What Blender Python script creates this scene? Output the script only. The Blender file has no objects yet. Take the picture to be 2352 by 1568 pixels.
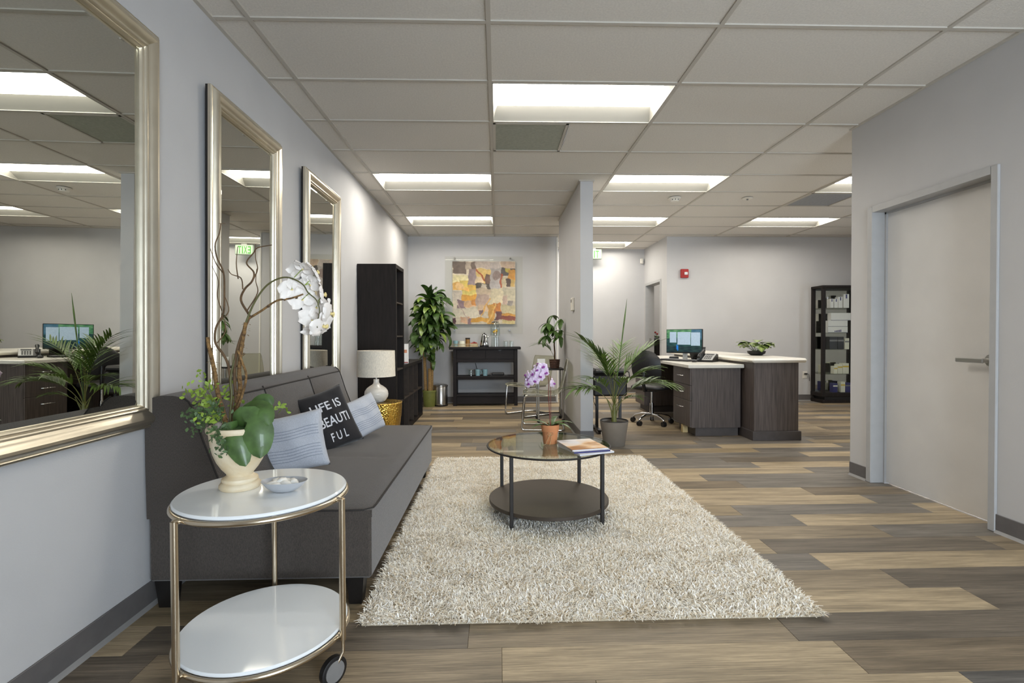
import bpy, bmesh, math, random
import numpy as np
from mathutils import Vector, Matrix

R = math.radians
scene = bpy.context.scene
C = scene.collection
rnd = random.Random(7)

# ------------------------------------------------------------------ camera
cam_d = bpy.data.cameras.new('camera')
cam = bpy.data.objects.new('camera', cam_d)
C.objects.link(cam)
yaw, pitch, roll = 0.0294, 0.0143, -0.0034
fw = Vector((math.sin(yaw) * math.cos(pitch), math.cos(yaw) * math.cos(pitch), -math.sin(pitch)))
rt = Vector((math.cos(yaw), -math.sin(yaw), 0))
up = rt.cross(fw)
r2 = rt * math.cos(roll) + up * math.sin(roll)
u2 = up * math.cos(roll) - rt * math.sin(roll)
mw = Matrix.Identity(4)
for k in range(3):
    mw[k][0], mw[k][1], mw[k][2] = r2[k], u2[k], -fw[k]
mw[2][3] = 1.1316
cam.matrix_world = mw
cam_d.sensor_fit = 'HORIZONTAL'
cam_d.sensor_width = 36
cam_d.lens = 36 * 1149.6 / 2352
cam_d.clip_start = 0.05
scene.camera = cam

# ------------------------------------------------------------------ world, exposure
LENS_STRENGTH = 17.0
SKY_STRENGTH = 17.0
world = bpy.data.worlds.new('sky')
scene.world = world
world.use_nodes = True
bg = world.node_tree.nodes['Background']
bg.inputs[0].default_value = (0.80, 0.885, 1.0, 1)
bg.inputs[1].default_value = SKY_STRENGTH
scene.view_settings.view_transform = 'Standard'
scene.view_settings.look = 'None'
scene.view_settings.gamma = 1
scene.view_settings.use_curve_mapping = False
scene.view_settings.exposure = 0.46
cy = scene.cycles
cy.use_denoising = True
cy.max_bounces = 9
cy.use_adaptive_sampling = True
cy.adaptive_threshold = 0.02
cy.diffuse_bounces = 6
cy.glossy_bounces = 6
cy.transmission_bounces = 8
cy.transparent_max_bounces = 16
cy.caustics_reflective = False
cy.caustics_refractive = False
cy.sample_clamp_indirect = 6


# ------------------------------------------------------------------ helpers
def lin(c):
    return tuple((v / 255 / 12.92 if v / 255 <= 0.04045 else ((v / 255 + 0.055) / 1.055) ** 2.4) for v in c[:3]) + (1.0,)


class NT:
    def __init__(s, name):
        s.m = bpy.data.materials.new(name)
        s.m.use_nodes = True
        s.t = s.m.node_tree
        s.b = s.t.nodes.get('Principled BSDF')
        s.out = s.t.nodes.get('Material Output')

    def n(s, kind, **kw):
        x = s.t.nodes.new(kind)
        for k, v in kw.items():
            if isinstance(k, str) and hasattr(x, k):
                setattr(x, k, v)
        return x

    def l(s, a, b):
        s.t.links.new(a, b)


def M(name, col, rough=0.5, metal=0.0, var=0.06, vscale=18.0, stretch=(1, 1, 1), bump=0.0, bscale=120.0,
      spec=0.5, coat=0.0, emit=None, estr=0.0, sheen=0.0, var2=None, trans=0.0):
    t = NT(name)
    b = t.b
    b.inputs['Roughness'].default_value = rough
    b.inputs['Metallic'].default_value = metal
    b.inputs['Specular IOR Level'].default_value = spec
    b.inputs['Coat Weight'].default_value = coat
    b.inputs['Sheen Weight'].default_value = sheen
    c = lin(col)
    b.inputs['Base Color'].default_value = c
    tc = t.n('ShaderNodeTexCoord')
    mp = t.n('ShaderNodeMapping')
    mp.inputs['Scale'].default_value = stretch
    t.l(tc.outputs['Object'], mp.inputs['Vector'])
    if var > 0:
        no = t.n('ShaderNodeTexNoise')
        no.inputs['Scale'].default_value = vscale
        no.inputs['Detail'].default_value = 5
        t.l(mp.outputs[0], no.inputs['Vector'])
        cr = t.n('ShaderNodeValToRGB')
        c2 = lin(var2) if var2 else None
        lo = tuple(max(0, v * (1 - var * 2)) for v in c[:3]) + (1,) if not c2 else c
        hi = tuple(min(1, v * (1 + var * 2)) for v in c[:3]) + (1,) if not c2 else c2
        cr.color_ramp.elements[0].position = 0.3
        cr.color_ramp.elements[0].color = lo
        cr.color_ramp.elements[1].position = 0.7
        cr.color_ramp.elements[1].color = hi
        t.l(no.outputs['Fac'], cr.inputs[0])
        t.l(cr.outputs[0], b.inputs['Base Color'])
    if bump > 0:
        n2 = t.n('ShaderNodeTexNoise')
        n2.inputs['Scale'].default_value = bscale
        n2.inputs['Detail'].default_value = 3
        t.l(mp.outputs[0], n2.inputs['Vector'])
        bp = t.n('ShaderNodeBump')
        bp.inputs['Strength'].default_value = bump
        bp.inputs['Distance'].default_value = 0.01
        t.l(n2.outputs['Fac'], bp.inputs['Height'])
        t.l(bp.outputs[0], b.inputs['Normal'])
    if emit:
        b.inputs['Emission Color'].default_value = lin(emit)
        b.inputs['Emission Strength'].default_value = estr
    if trans > 0:
        b.inputs['Transmission Weight'].default_value = trans
    return t.m


def clear(name, tint=(245, 250, 248), base=0.06, rough=0.02, haze=0.0, hazecol=(230, 232, 230)):
    """thin clear sheet: see-through with a surface reflection"""
    t = NT(name)
    t.t.nodes.remove(t.b)
    tr = t.n('ShaderNodeBsdfTransparent')
    tr.inputs[0].default_value = lin(tint)
    gl = t.n('ShaderNodeBsdfGlossy')
    gl.inputs['Roughness'].default_value = rough
    lw = t.n('ShaderNodeLayerWeight')
    lw.inputs['Blend'].default_value = 0.5
    pw = t.n('ShaderNodeMath', operation='POWER')
    pw.inputs[1].default_value = 4.0
    t.l(lw.outputs['Facing'], pw.inputs[0])
    ad = t.n('ShaderNodeMath', operation='MULTIPLY_ADD')
    ad.inputs[1].default_value = 0.6
    ad.inputs[2].default_value = base * 0.6
    t.l(pw.outputs[0], ad.inputs[0])
    mx = t.n('ShaderNodeMixShader')
    t.l(ad.outputs[0], mx.inputs[0])
    t.l(tr.outputs[0], mx.inputs[1])
    t.l(gl.outputs[0], mx.inputs[2])
    last = mx
    if haze > 0:
        df = t.n('ShaderNodeBsdfDiffuse')
        df.inputs[0].default_value = lin(hazecol)
        m2 = t.n('ShaderNodeMixShader')
        m2.inputs[0].default_value = haze
        t.l(mx.outputs[0], m2.inputs[1])
        t.l(df.outputs[0], m2.inputs[2])
        last = m2
    t.l(last.outputs[0], t.out.inputs[0])
    return t.m


def attr_mat(name, rough=0.6, var=0.15, vscale=60, bump=0.0, spec=0.4, attr='col', sub=0.0, emit=0.0):
    """colour comes from the mesh's own colour attribute, broken up by noise"""
    t = NT(name)
    a = t.n('ShaderNodeAttribute')
    a.attribute_name = attr
    no = t.n('ShaderNodeTexNoise')
    no.inputs['Scale'].default_value = vscale
    no.inputs['Detail'].default_value = 4
    tc = t.n('ShaderNodeTexCoord')
    t.l(tc.outputs['Object'], no.inputs['Vector'])
    mr = t.n('ShaderNodeMapRange')
    mr.inputs[1].default_value = 0.3
    mr.inputs[2].default_value = 0.7
    mr.inputs[3].default_value = 1 - var
    mr.inputs[4].default_value = 1 + var
    t.l(no.outputs['Fac'], mr.inputs[0])
    mx = t.n('ShaderNodeVectorMath', operation='SCALE')
    t.l(a.outputs['Color'], mx.inputs[0])
    t.l(mr.outputs[0], mx.inputs['Scale'])
    t.l(mx.outputs[0], t.b.inputs['Base Color'])
    t.b.inputs['Roughness'].default_value = rough
    t.b.inputs['Specular IOR Level'].default_value = spec
    if emit > 0:
        t.l(mx.outputs[0], t.b.inputs['Emission Color'])
        t.b.inputs['Emission Strength'].default_value = emit
    return t.m


class MB:
    """collects faces; build() links them as one mesh object"""
    def __init__(s):
        s.v, s.f, s.c = [], [], []

    def add(s, vs, fs, col=None):
        o = len(s.v)
        s.v += [tuple(p) for p in vs]
        s.f += [tuple(i + o for i in f) for f in fs]
        if col is not None:
            s.c += [col] * len(vs)
        return s

    def box(s, x0, x1, y0, y1, z0, z1, b=0.0, col=None):
        if b <= 0:
            vs = [(x, y, z) for z in (z0, z1) for y in (y0, y1) for x in (x0, x1)]
            fs = [(0, 2, 3, 1), (4, 5, 7, 6), (0, 1, 5, 4), (2, 6, 7, 3), (0, 4, 6, 2), (1, 3, 7, 5)]
            return s.add(vs, fs, col)
        lo, hi = (x0, y0, z0), (x1, y1, z1)
        b = min(b, *(0.49 * abs(hi[i] - lo[i]) for i in range(3)))
        idx, vs = {}, []
        for sx in (0, 1):
            for sy in (0, 1):
                for sz in (0, 1):
                    sg = (sx, sy, sz)
                    for a in range(3):
                        p = [(hi[i] if sg[i] else lo[i]) + (0 if i == a else (-b if sg[i] else b)) for i in range(3)]
                        idx[(sg, a)] = len(vs)
                        vs.append(p)
        fs = []
        for a in range(3):
            o = [i for i in range(3) if i != a]
            for sv in (0, 1):
                q = []
                for p0, p1 in ((0, 0), (1, 0), (1, 1), (0, 1)):
                    sg = [0, 0, 0]
                    sg[a], sg[o[0]], sg[o[1]] = sv, p0, p1
                    q.append(idx[(tuple(sg), a)])
                fs.append(tuple(q))
            for p0 in (0, 1):
                for p1 in (0, 1):
                    g0, g1 = [0, 0, 0], [0, 0, 0]
                    g0[a], g1[a] = 0, 1
                    g0[o[0]] = g1[o[0]] = p0
                    g0[o[1]] = g1[o[1]] = p1
                    fs.append((idx[(tuple(g0), o[0])], idx[(tuple(g1), o[0])], idx[(tuple(g1), o[1])], idx[(tuple(g0), o[1])]))
        for sx in (0, 1):
            for sy in (0, 1):
                for sz in (0, 1):
                    fs.append(tuple(idx[((sx, sy, sz), a)] for a in range(3)))
        return s.add(vs, fs, col)

    def tube(s, pts, r, n=8, closed=False, caps=True, col=None):
        pts = [Vector(p) for p in pts]
        m = len(pts)
        rr = r if isinstance(r, (list, tuple)) else [r] * m
        tans = []
        for i in range(m):
            if closed:
                t = pts[(i + 1) % m] - pts[i - 1]
            else:
                t = pts[min(i + 1, m - 1)] - pts[max(i - 1, 0)]
            tans.append(t.normalized() if t.length > 1e-9 else Vector((0, 0, 1)))
        a = Vector((0, 0, 1)) if abs(tans[0].z) < 0.9 else Vector((1, 0, 0))
        nrm = (a - tans[0] * a.dot(tans[0])).normalized()
        vs = []
        for i in range(m):
            if i:
                nrm = nrm - tans[i] * nrm.dot(tans[i])
                nrm = nrm.normalized() if nrm.length > 1e-6 else tans[i].orthogonal().normalized()
            bn = tans[i].cross(nrm)
            for k in range(n):
                t = 2 * math.pi * k / n
                vs.append(pts[i] + (nrm * math.cos(t) + bn * math.sin(t)) * rr[i])
        fs = []
        for i in range(m if closed else m - 1):
            j = (i + 1) % m
            for k in range(n):
                k2 = (k + 1) % n
                fs.append((i * n + k, i * n + k2, j * n + k2, j * n + k))
        if caps and not closed:
            fs.append(tuple(range(n)))
            fs.append(tuple((m - 1) * n + k for k in range(n)))
        return s.add(vs, fs, col)

    def lathe(s, prof, n=32, c=(0, 0, 0), col=None, sx=1.0, sy=1.0):
        vs, fs = [], []
        ring = []
        for r, z in prof:
            if r < 1e-6:
                ring.append([len(vs)])
                vs.append((c[0], c[1], c[2] + z))
            else:
                ring.append(list(range(len(vs), len(vs) + n)))
                for k in range(n):
                    t = 2 * math.pi * k / n
                    vs.append((c[0] + r * sx * math.cos(t), c[1] + r * sy * math.sin(t), c[2] + z))
        for a, b in zip(ring, ring[1:]):
            if len(a) == 1 and len(b) == 1:
                continue
            for k in range(n):
                k2 = (k + 1) % n
                if len(a) == 1:
                    fs.append((a[0], b[k], b[k2]))
                elif len(b) == 1:
                    fs.append((a[k], a[k2], b[0]))
                else:
                    fs.append((a[k], a[k2], b[k2], b[k]))
        return s.add(vs, fs, col)

    def cyl(s, c, r, h, n=24, col=None):
        return s.lathe([(0, 0), (r, 0), (r, h), (0, h)], n, c, col)

    def ell(s, c, rx, ry, rz, n=12, m=8, col=None):
        pr = [(math.sin(math.pi * i / m), -math.cos(math.pi * i / m)) for i in range(m + 1)]
        pr[0], pr[-1] = (0, -1), (0, 1)
        o = len(s.v)
        s.lathe(pr, n, (0, 0, 0), col)
        for i in range(o, len(s.v)):
            x, y, z = s.v[i]
            s.v[i] = (c[0] + x * rx, c[1] + y * ry, c[2] + z * rz)
        return s

    def prism(s, poly, z0, z1, axis='z', col=None):
        n = len(poly)
        def P(a, b, h):
            return (a, b, h) if axis == 'z' else ((a, h, b) if axis == 'y' else (h, a, b))
        vs = [P(a, b, z0) for a, b in poly] + [P(a, b, z1) for a, b in poly]
        fs = [tuple(range(n)), tuple(range(n, 2 * n))] + [(i, (i + 1) % n, n + (i + 1) % n, n + i) for i in range(n)]
        return s.add(vs, fs, col)

    def grid(s, fn, nu, nv, col=None):
        vs = [fn(i / nu, j / nv) for i in range(nu + 1) for j in range(nv + 1)]
        fs = [(i * (nv + 1) + j, (i + 1) * (nv + 1) + j, (i + 1) * (nv + 1) + j + 1, i * (nv + 1) + j + 1)
              for i in range(nu) for j in range(nv)]
        return s.add(vs, fs, col)

    def leaf(s, base, az, elev, L, W, droop, n=8, fold=0.2, shape='strap', twist=0.0, col=None, colmid=None):
        p = Vector(base)
        h = Vector((math.cos(az), math.sin(az), 0))
        side0 = Vector((-math.sin(az), math.cos(az), 0))
        vs, fs, cols = [], [], []
        for i in range(n + 1):
            t = i / n
            e = elev - droop * t ** 1.25
            tan = h * math.cos(e) + Vector((0, 0, math.sin(e)))
            nr = Vector((0, 0, 1)) * math.cos(e) - h * math.sin(e)
            tw = twist * t
            side = side0 * math.cos(tw) + nr * math.sin(tw)
            if shape == 'strap':
                w = W * min(1, 0.35 + t * 3.2) * (1 - t ** 3) ** 0.8
            elif shape == 'oval':
                w = W * (math.sin(math.pi * min(1, t ** 0.85)) ** 0.75 if 0 < t < 1 else 0.02)
            else:
                w = W * min(1, 0.3 + t * 5) * (1 - t) ** 0.6
            w = max(w, 0.0006)
            vs += [p - side * w + nr * w * fold, p.copy(), p + side * w + nr * w * fold]
            cols += [col, colmid or col, col]
            if i < n:
                e2 = elev - droop * ((i + 0.5) / n) ** 1.25
                p = p + (h * math.cos(e2) + Vector((0, 0, math.sin(e2)))) * (L / n)
        for i in range(n):
            a = i * 3
            fs += [(a, a + 1, a + 4, a + 3), (a + 1, a + 2, a + 5, a + 4)]
        o = len(s.v)
        s.add(vs, fs)
        if col is not None:
            s.c += cols
        return s

    def mesh(s, name, mat, smooth=40, fix=True):
        me = bpy.data.meshes.new(name)
        me.from_pydata(s.v, [], s.f)
        if s.c and len(s.c) == len(s.v):
            at = me.color_attributes.new('col', 'FLOAT_COLOR', 'POINT')
            at.data.foreach_set('color', np.array([lin(c) for c in s.c], dtype=np.float32).ravel())
        if fix:
            bm = bmesh.new()
            bm.from_mesh(me)
            bmesh.ops.recalc_face_normals(bm, faces=bm.faces)
            bm.to_mesh(me)
            bm.free()
        if smooth:
            me.shade_smooth()
            me.set_sharp_from_angle(angle=R(smooth))
        if mat:
            me.materials.append(mat)
        return me

    def build(s, name, mat, parent=None, smooth=40, fix=True, loc=None, rot=None):
        return link(name, s.mesh(name, mat, smooth, fix), parent, loc, rot)


def link(name, me, parent=None, loc=None, rot=None):
    o = bpy.data.objects.new(name, me)
    C.objects.link(o)
    if parent:
        o.parent = parent
    if loc is not None:
        o.location = loc
    if rot is not None:
        o.rotation_euler = rot
    return o


def tag(o, label=None, cat=None, group=None, kind=None):
    if label:
        o['label'] = label
    if cat:
        o['category'] = cat
    if group:
        o['group'] = group
    if kind:
        o['kind'] = kind
    return o


def thing(name, label, cat, loc=(0, 0, 0), rz=0.0, group=None):
    o = bpy.data.objects.new(name, None)
    o.empty_display_size = 0.05
    C.objects.link(o)
    o.location = loc
    o.rotation_euler = (0, 0, rz)
    return tag(o, label, cat, group)


def struct(name, mb, mat, parent=None, smooth=0, label=None):
    o = mb.build(name, mat, parent, smooth)
    if parent is None:
        o['kind'] = 'structure'
    if label:
        o['label'] = label
    return o


def copy_tree(o, parent=None):
    c = o.copy()
    C.objects.link(c)
    c.parent = parent
    for ch in list(o.children):
        copy_tree(ch, c)
    return c


def B(x0, x1, y0, y1, z0, z1, b=0.0):
    return MB().box(x0, x1, y0, y1, z0, z1, b)


# ------------------------------------------------------------------ materials
m_wall = M('wall_paint', (193, 192, 192), 0.75, var=0.012, vscale=3, bump=0.05, bscale=180)
m_tile = M('ceiling_tile', (219, 214, 206), 0.9, var=0.03, vscale=90, bump=0.25, bscale=160)
m_grid = M('ceiling_grid', (190, 184, 174), 0.55, var=0.01)
m_base = M('rubber_base', (98, 95, 94), 0.55, var=0.03, vscale=30)
m_toe = M('base_toe', (140, 138, 136), 0.5, var=0.02)
m_white = M('white_enamel', (225, 222, 214), 0.4, var=0.01)
m_frame_metal = M('door_frame_paint', (172, 172, 172), 0.45, var=0.015)
m_door = M('door_paint', (212, 210, 207), 0.5, var=0.015, vscale=5, bump=0.03)
m_steel = M('brushed_steel', (190, 188, 184), 0.28, 1.0, var=0.03, stretch=(1, 1, 20))
m_chrome = M('chrome', (215, 215, 215), 0.08, 1.0, var=0.0)
m_nickel = M('warm_nickel', (204, 190, 168), 0.24, 1.0, var=0.02)
m_champ = M('champagne_frame', (206, 197, 178), 0.30, 0.92, var=0.05, vscale=6, stretch=(1, 1, 1), bump=0.02, bscale=60)
m_mirror = M('mirror_glass', (205, 206, 200), 0.0, 1.0, var=0.0)
m_black = M('black_brown_wood', (30, 25, 23), 0.6, var=0.16, vscale=8, stretch=(6, 6, 0.6), bump=0.03, bscale=40, spec=0.25)
m_blackin = M('black_brown_inside', (34, 30, 28), 0.5, var=0.1, vscale=8)
m_edge = M('black_brown_edge', (58, 50, 44), 0.55, var=0.08, spec=0.3)
m_consol = M('black_stain', (28, 23, 23), 0.55, var=0.12, vscale=9, stretch=(0.5, 4, 4), spec=0.25)
m_sofa = M('charcoal_weave', (68, 61, 55), 0.97, var=0.18, vscale=420, stretch=(1, 0.35, 0.35), bump=0.35, bscale=500, sheen=0.25)
m_pipe = M('charcoal_piping', (44, 40, 37), 0.9, var=0.1, vscale=200)
m_legblk = M('black_leg', (24, 21, 20), 0.4, var=0.05)
m_bluep = M('chambray', (182, 186, 195), 0.95, var=0.07, vscale=260, bump=0.2, bscale=420, sheen=0.2)
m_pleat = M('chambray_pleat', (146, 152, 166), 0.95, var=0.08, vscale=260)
m_blackp = M('black_cotton', (31, 29, 31), 0.95, var=0.08, vscale=200, bump=0.2, bscale=400, sheen=0.2)
m_print = M('white_print', (212, 212, 216), 0.8, var=0.03, vscale=100)
m_wglass = M('white_back_painted_glass', (240, 243, 244), 0.06, var=0.0, spec=0.55)
m_gedge = M('green_glass_edge', (170, 190, 178), 0.1, var=0.0)
m_gold = M('hammered_gold', (206, 168, 78), 0.28, 1.0, var=0.08, vscale=14)
m_linen = M('linen_shade', (236, 227, 210), 0.9, var=0.07, vscale=60, stretch=(3, 3, 1), bump=0.1, bscale=300)
m_ceram = M('white_ceramic', (226, 221, 212), 0.3, var=0.02, vscale=10, coat=0.3)
m_urn = M('aged_plaster', (214, 192, 152), 0.55, var=0.1, vscale=14, var2=(226, 214, 190), bump=0.15, bscale=60)
m_terra = M('terracotta', (206, 138, 92), 0.85, var=0.06, vscale=14, bump=0.08, bscale=160)
m_raffia = M('raffia', (196, 170, 124), 0.9, var=0.1, vscale=60)
m_dkmetal = M('dark_bronze_metal', (30, 25, 22), 0.55, 0.1, var=0.05)
m_shelfmet = M('bronze_shelf', (68, 59, 51), 0.5, 0.25, var=0.04, vscale=6)
m_ctglass = clear('table_glass', (238, 241, 234), 0.12, 0.01)
m_acryl = clear('clear_acrylic', (236, 236, 226), 0.07, 0.03, 0.04, (225, 222, 205))
m_acrim = clear('acrylic_edge', (215, 215, 200), 0.30, 0.08, 0.35, (225, 222, 205))
m_jar = clear('jar_glass', (249, 251, 250), 0.09, 0.02)
m_pane = clear('window_pane', (250, 252, 252), 0.04, 0.0)
m_panel = clear('acrylic_panel', (253, 253, 251), 0.05, 0.0)
m_tan = M('taupe_plastic_pot', (130, 122, 112), 0.5, var=0.02)
m_soil = M('soil', (50, 38, 28), 0.95, var=0.25, vscale=60, bump=0.5, bscale=80)
m_leaf = M('deep_green_leaf', (66, 96, 36), 0.4, var=0.22, vscale=9, spec=0.5)
m_leafd = M('dracaena_leaf', (58, 84, 34), 0.38, var=0.28, vscale=7)
m_leafy = M('dracaena_pale_leaf', (112, 134, 58), 0.4, var=0.2, vscale=8)
m_orchl = M('orchid_leaf', (70, 96, 46), 0.45, var=0.16, vscale=30, stretch=(1, 1, 1), coat=0.2)
m_fern = M('fern_green', (128, 152, 52), 0.6, var=0.2, vscale=30)
m_fernd = M('fern_dark_green', (70, 92, 52), 0.6, var=0.2, vscale=30)
m_palm = M('palm_leaflet', (80, 106, 42), 0.45, var=0.2, vscale=12)
m_palmst = M('palm_stem', (108, 110, 56), 0.5, var=0.15, vscale=20)
m_bark = M('twig_bark', (92, 70, 46), 0.8, var=0.2, vscale=40, bump=0.3, bscale=90)
m_moss = M('lichen_bark', (150, 116, 70), 0.95, var=0.35, vscale=90, var2=(84, 62, 40), bump=0.8, bscale=120)
m_cane = M('dracaena_cane', (158, 126, 78), 0.8, var=0.2, vscale=30, stretch=(1, 1, 4), bump=0.3, bscale=60)
m_petalw = M('white_petal', (242, 235, 228), 0.6, var=0.02, vscale=20, sheen=0.2)
m_petalp = M('lilac_petal', (206, 168, 214), 0.6, var=0.1, vscale=45, var2=(240, 230, 242), sheen=0.2)
m_lip = M('orchid_lip', (226, 206, 140), 0.6, var=0.1, vscale=60)
m_lipp = M('purple_lip', (142, 62, 148), 0.6, var=0.1, vscale=60)
m_stem = M('green_stem', (86, 84, 46), 0.5, var=0.1, vscale=30)
m_stemr = M('red_stem', (116, 44, 34), 0.5, var=0.1, vscale=30)
m_grpot = M('olive_pot', (122, 126, 62), 0.5, var=0.05)
m_brpot = M('woven_brown_pot', (78, 52, 38), 0.7, var=0.2, vscale=60)
m_lam = M('grey_walnut_laminate', (82, 73, 69), 0.45, var=0.20, vscale=16, stretch=(5, 5, 0.22))
m_lamd = M('grey_laminate_base', (72, 66, 64), 0.5, var=0.06, vscale=16)
m_top = M('solid_surface_white', (226, 222, 212), 0.3, var=0.015, coat=0.1)
m_gloss = M('black_leather', (24, 22, 23), 0.5, var=0.08, vscale=60, bump=0.06, bscale=200)
m_blkpl = M('black_plastic', (26, 25, 26), 0.4, var=0.03)
m_gray = M('grey_plastic', (122, 120, 118), 0.45, var=0.03)
m_ltgray = M('light_grey_plastic', (172, 172, 170), 0.4, var=0.02)
m_red = M('alarm_red', (168, 38, 36), 0.4, var=0.05)
m_strobe = M('strobe_lens', (224, 226, 228), 0.2, var=0.0)
m_paper = M('paper', (232, 230, 226), 0.7, var=0.01)
m_navy = M('navy_print', (52, 52, 108), 0.6, var=0.03)
m_cream = M('cream_carton', (226, 224, 204), 0.6, var=0.02)
m_yellow = M('yellow_band', (218, 186, 70), 0.6, var=0.03)
m_aqua = M('aqua_mug', (150, 188, 196), 0.4, var=0.03)
m_lemon = M('lemon', (232, 178, 40), 0.5, var=0.08)
m_tin = M('amber_tin', (150, 110, 56), 0.4, 0.4, var=0.1)
m_cane2 = M('wicker', (188, 172, 140), 0.8, var=0.1, vscale=60)
m_foil = M('red_sachet', (150, 44, 36), 0.45, var=0.1)
m_pine = M('pale_block', (206, 182, 130), 0.6, var=0.06)
m_screenfr = M('screen_bezel', (22, 22, 24), 0.35, var=0.0)
m_pebble = M('white_wax', (238, 236, 230), 0.45, var=0.02)
m_bowl = M('grey_stoneware', (172, 174, 178), 0.35, var=0.03)
m_vent = M('perforated_vent', (158, 161, 148), 0.6, var=0.05, vscale=40, bump=0.3, bscale=220)
m_vent2 = M('perforated_vent_blue', (150, 152, 156), 0.6, var=0.05, vscale=40, bump=0.3, bscale=220)
m_lensw = M('troffer_white', (186, 184, 176), 0.5, var=0.0)
m_lens = M('troffer_lens', (255, 250, 240), 0.4, var=0.0, emit=(255, 249, 238), estr=LENS_STRENGTH)
m_exitf = M('exit_face', (138, 150, 134), 0.4, var=0.0, emit=(222, 240, 214), estr=0.10)
m_exitl = M('exit_letter', (44, 124, 20), 0.5, var=0.0, emit=(90, 210, 40), estr=0.06)
m_bone = M('bone_plastic', (222, 218, 208), 0.4, var=0.01)
m_cord = M('cable_black', (20, 20, 20), 0.5, var=0.0)


def wood_plank_mat():
    t = NT('vinyl_plank')
    oi = t.n('ShaderNodeObjectInfo')
    tc = t.n('ShaderNodeTexCoord')
    ofs = t.n('ShaderNodeVectorMath', operation='SCALE')
    ofs.inputs[0].default_value = (37.0, 53.0, 11.0)
    t.l(oi.outputs['Random'], ofs.inputs['Scale'])
    ad = t.n('ShaderNodeVectorMath', operation='ADD')
    t.l(tc.outputs['Object'], ad.inputs[0])
    t.l(ofs.outputs[0], ad.inputs[1])
    def noise(scale, st, det=6, dist=0.0):
        mp = t.n('ShaderNodeMapping')
        mp.inputs['Scale'].default_value = st
        t.l(ad.outputs[0], mp.inputs['Vector'])
        no = t.n('ShaderNodeTexNoise')
        no.inputs['Scale'].default_value = scale
        no.inputs['Detail'].default_value = det
        no.inputs['Distortion'].default_value = dist
        t.l(mp.outputs[0], no.inputs['Vector'])
        return no.outputs['Fac']
    def rng(f, a, b, c0=0.3, c1=0.7):
        r = t.n('ShaderNodeMapRange')
        r.inputs[1].default_value, r.inputs[2].default_value = c0, c1
        r.inputs[3].default_value, r.inputs[4].default_value = a, b
        t.l(f, r.inputs[0])
        return r.outputs[0]
    def mul(a, b):
        x = t.n('ShaderNodeMath', operation='MULTIPLY')
        t.l(a, x.inputs[0])
        t.l(b, x.inputs[1])
        return x.outputs[0]
    big = rng(noise(3.2, (0.55, 5.5, 1), 4, 0.4), 0.68, 1.30)
    fine = rng(noise(10, (0.55, 22, 1), 6, 0.2), 0.66, 1.32)
    pore = rng(noise(42, (0.7, 14, 1), 3), 0.88, 1.1)
    k = mul(mul(big, fine), pore)
    sc = t.n('ShaderNodeVectorMath', operation='SCALE')
    t.l(oi.outputs['Color'], sc.inputs[0])
    t.l(k, sc.inputs['Scale'])
    t.l(sc.outputs[0], t.b.inputs['Base Color'])
    t.b.inputs['Roughness'].default_value = 0.48
    t.b.inputs['Specular IOR Level'].default_value = 0.35
    bp = t.n('ShaderNodeBump')
    bp.inputs['Strength'].default_value = 0.12
    bp.inputs['Distance'].default_value = 0.004
    t.l(fine, bp.inputs['Height'])
    t.l(bp.outputs[0], t.b.inputs['Normal'])
    return t.m


m_plank = wood_plank_mat()

# ------------------------------------------------------------------ room
XL, XR, H = -1.457, 2.825, 2.743
YB, YH, YF = 8.28, 9.53, -2.4

floor = struct('floor', B(-1.7, 7.2, YF - 0.2, 11.0, -0.12, -0.003), m_plank)
floor.color = lin((128, 114, 94))
floor['label'] = 'grey brown wood look plank floor'
TONE = {'light': (166, 148, 120), 'mid': (138, 123, 101), 'tan': (146, 129, 102), 'dark': (107, 97, 84),
        'gray': (116, 109, 100), 'brown': (120, 106, 87), 'dkgray': (101, 97, 92)}
known = {-1: [(1.536, 'light', 'dkgray')], 0: [(0.012, 'mid', 'light'), (1.237, 'light', 'brown')],
         1: [(-0.112, 'dark', 'mid'), (1.118, 'mid', 'dark')], 2: [(2.055, 'light', 'dark')], 3: [(1.83, 'mid', 'dark')],
         4: [(1.597, 'gray', 'light')], 5: [(1.437, 'light', 'dark')], 6: [(2.2, 'mid', 'gray')], 7: [(1.824, 'gray', 'light')],
         8: [(1.528, 'tan', 'gray')], 9: [(2.53, 'light', 'gray')], 10: [(2.222, 'light', 'brown')], 11: [(1.83, 'brown', 'gray')],
         12: [(1.615, 'light', 'gray')], 13: [(2.575, 'light', 'gray')], 14: [(2.223, 'gray', 'light')],
         16: [(1.647, 'tan', 'gray'), (2.858, 'gray', 'light')], 17: [(2.51, 'tan', 'gray')], 18: [(2.226, 'gray', 'light'), (3.46, 'light', 'gray')]}
PW, PL = 0.1808, 1.219
plank_mesh = {}


def plank_me(L, W):
    key = (round(L, 3), round(W, 3))
    if key not in plank_mesh:
        plank_mesh[key] = MB().box(-L / 2 + 0.0006, L / 2 - 0.0006, -W / 2 + 0.0005, W / 2 - 0.0005, -0.003, 0.0, 0.0009).mesh('plank', m_plank, 0)
    return plank_mesh[key]


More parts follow.
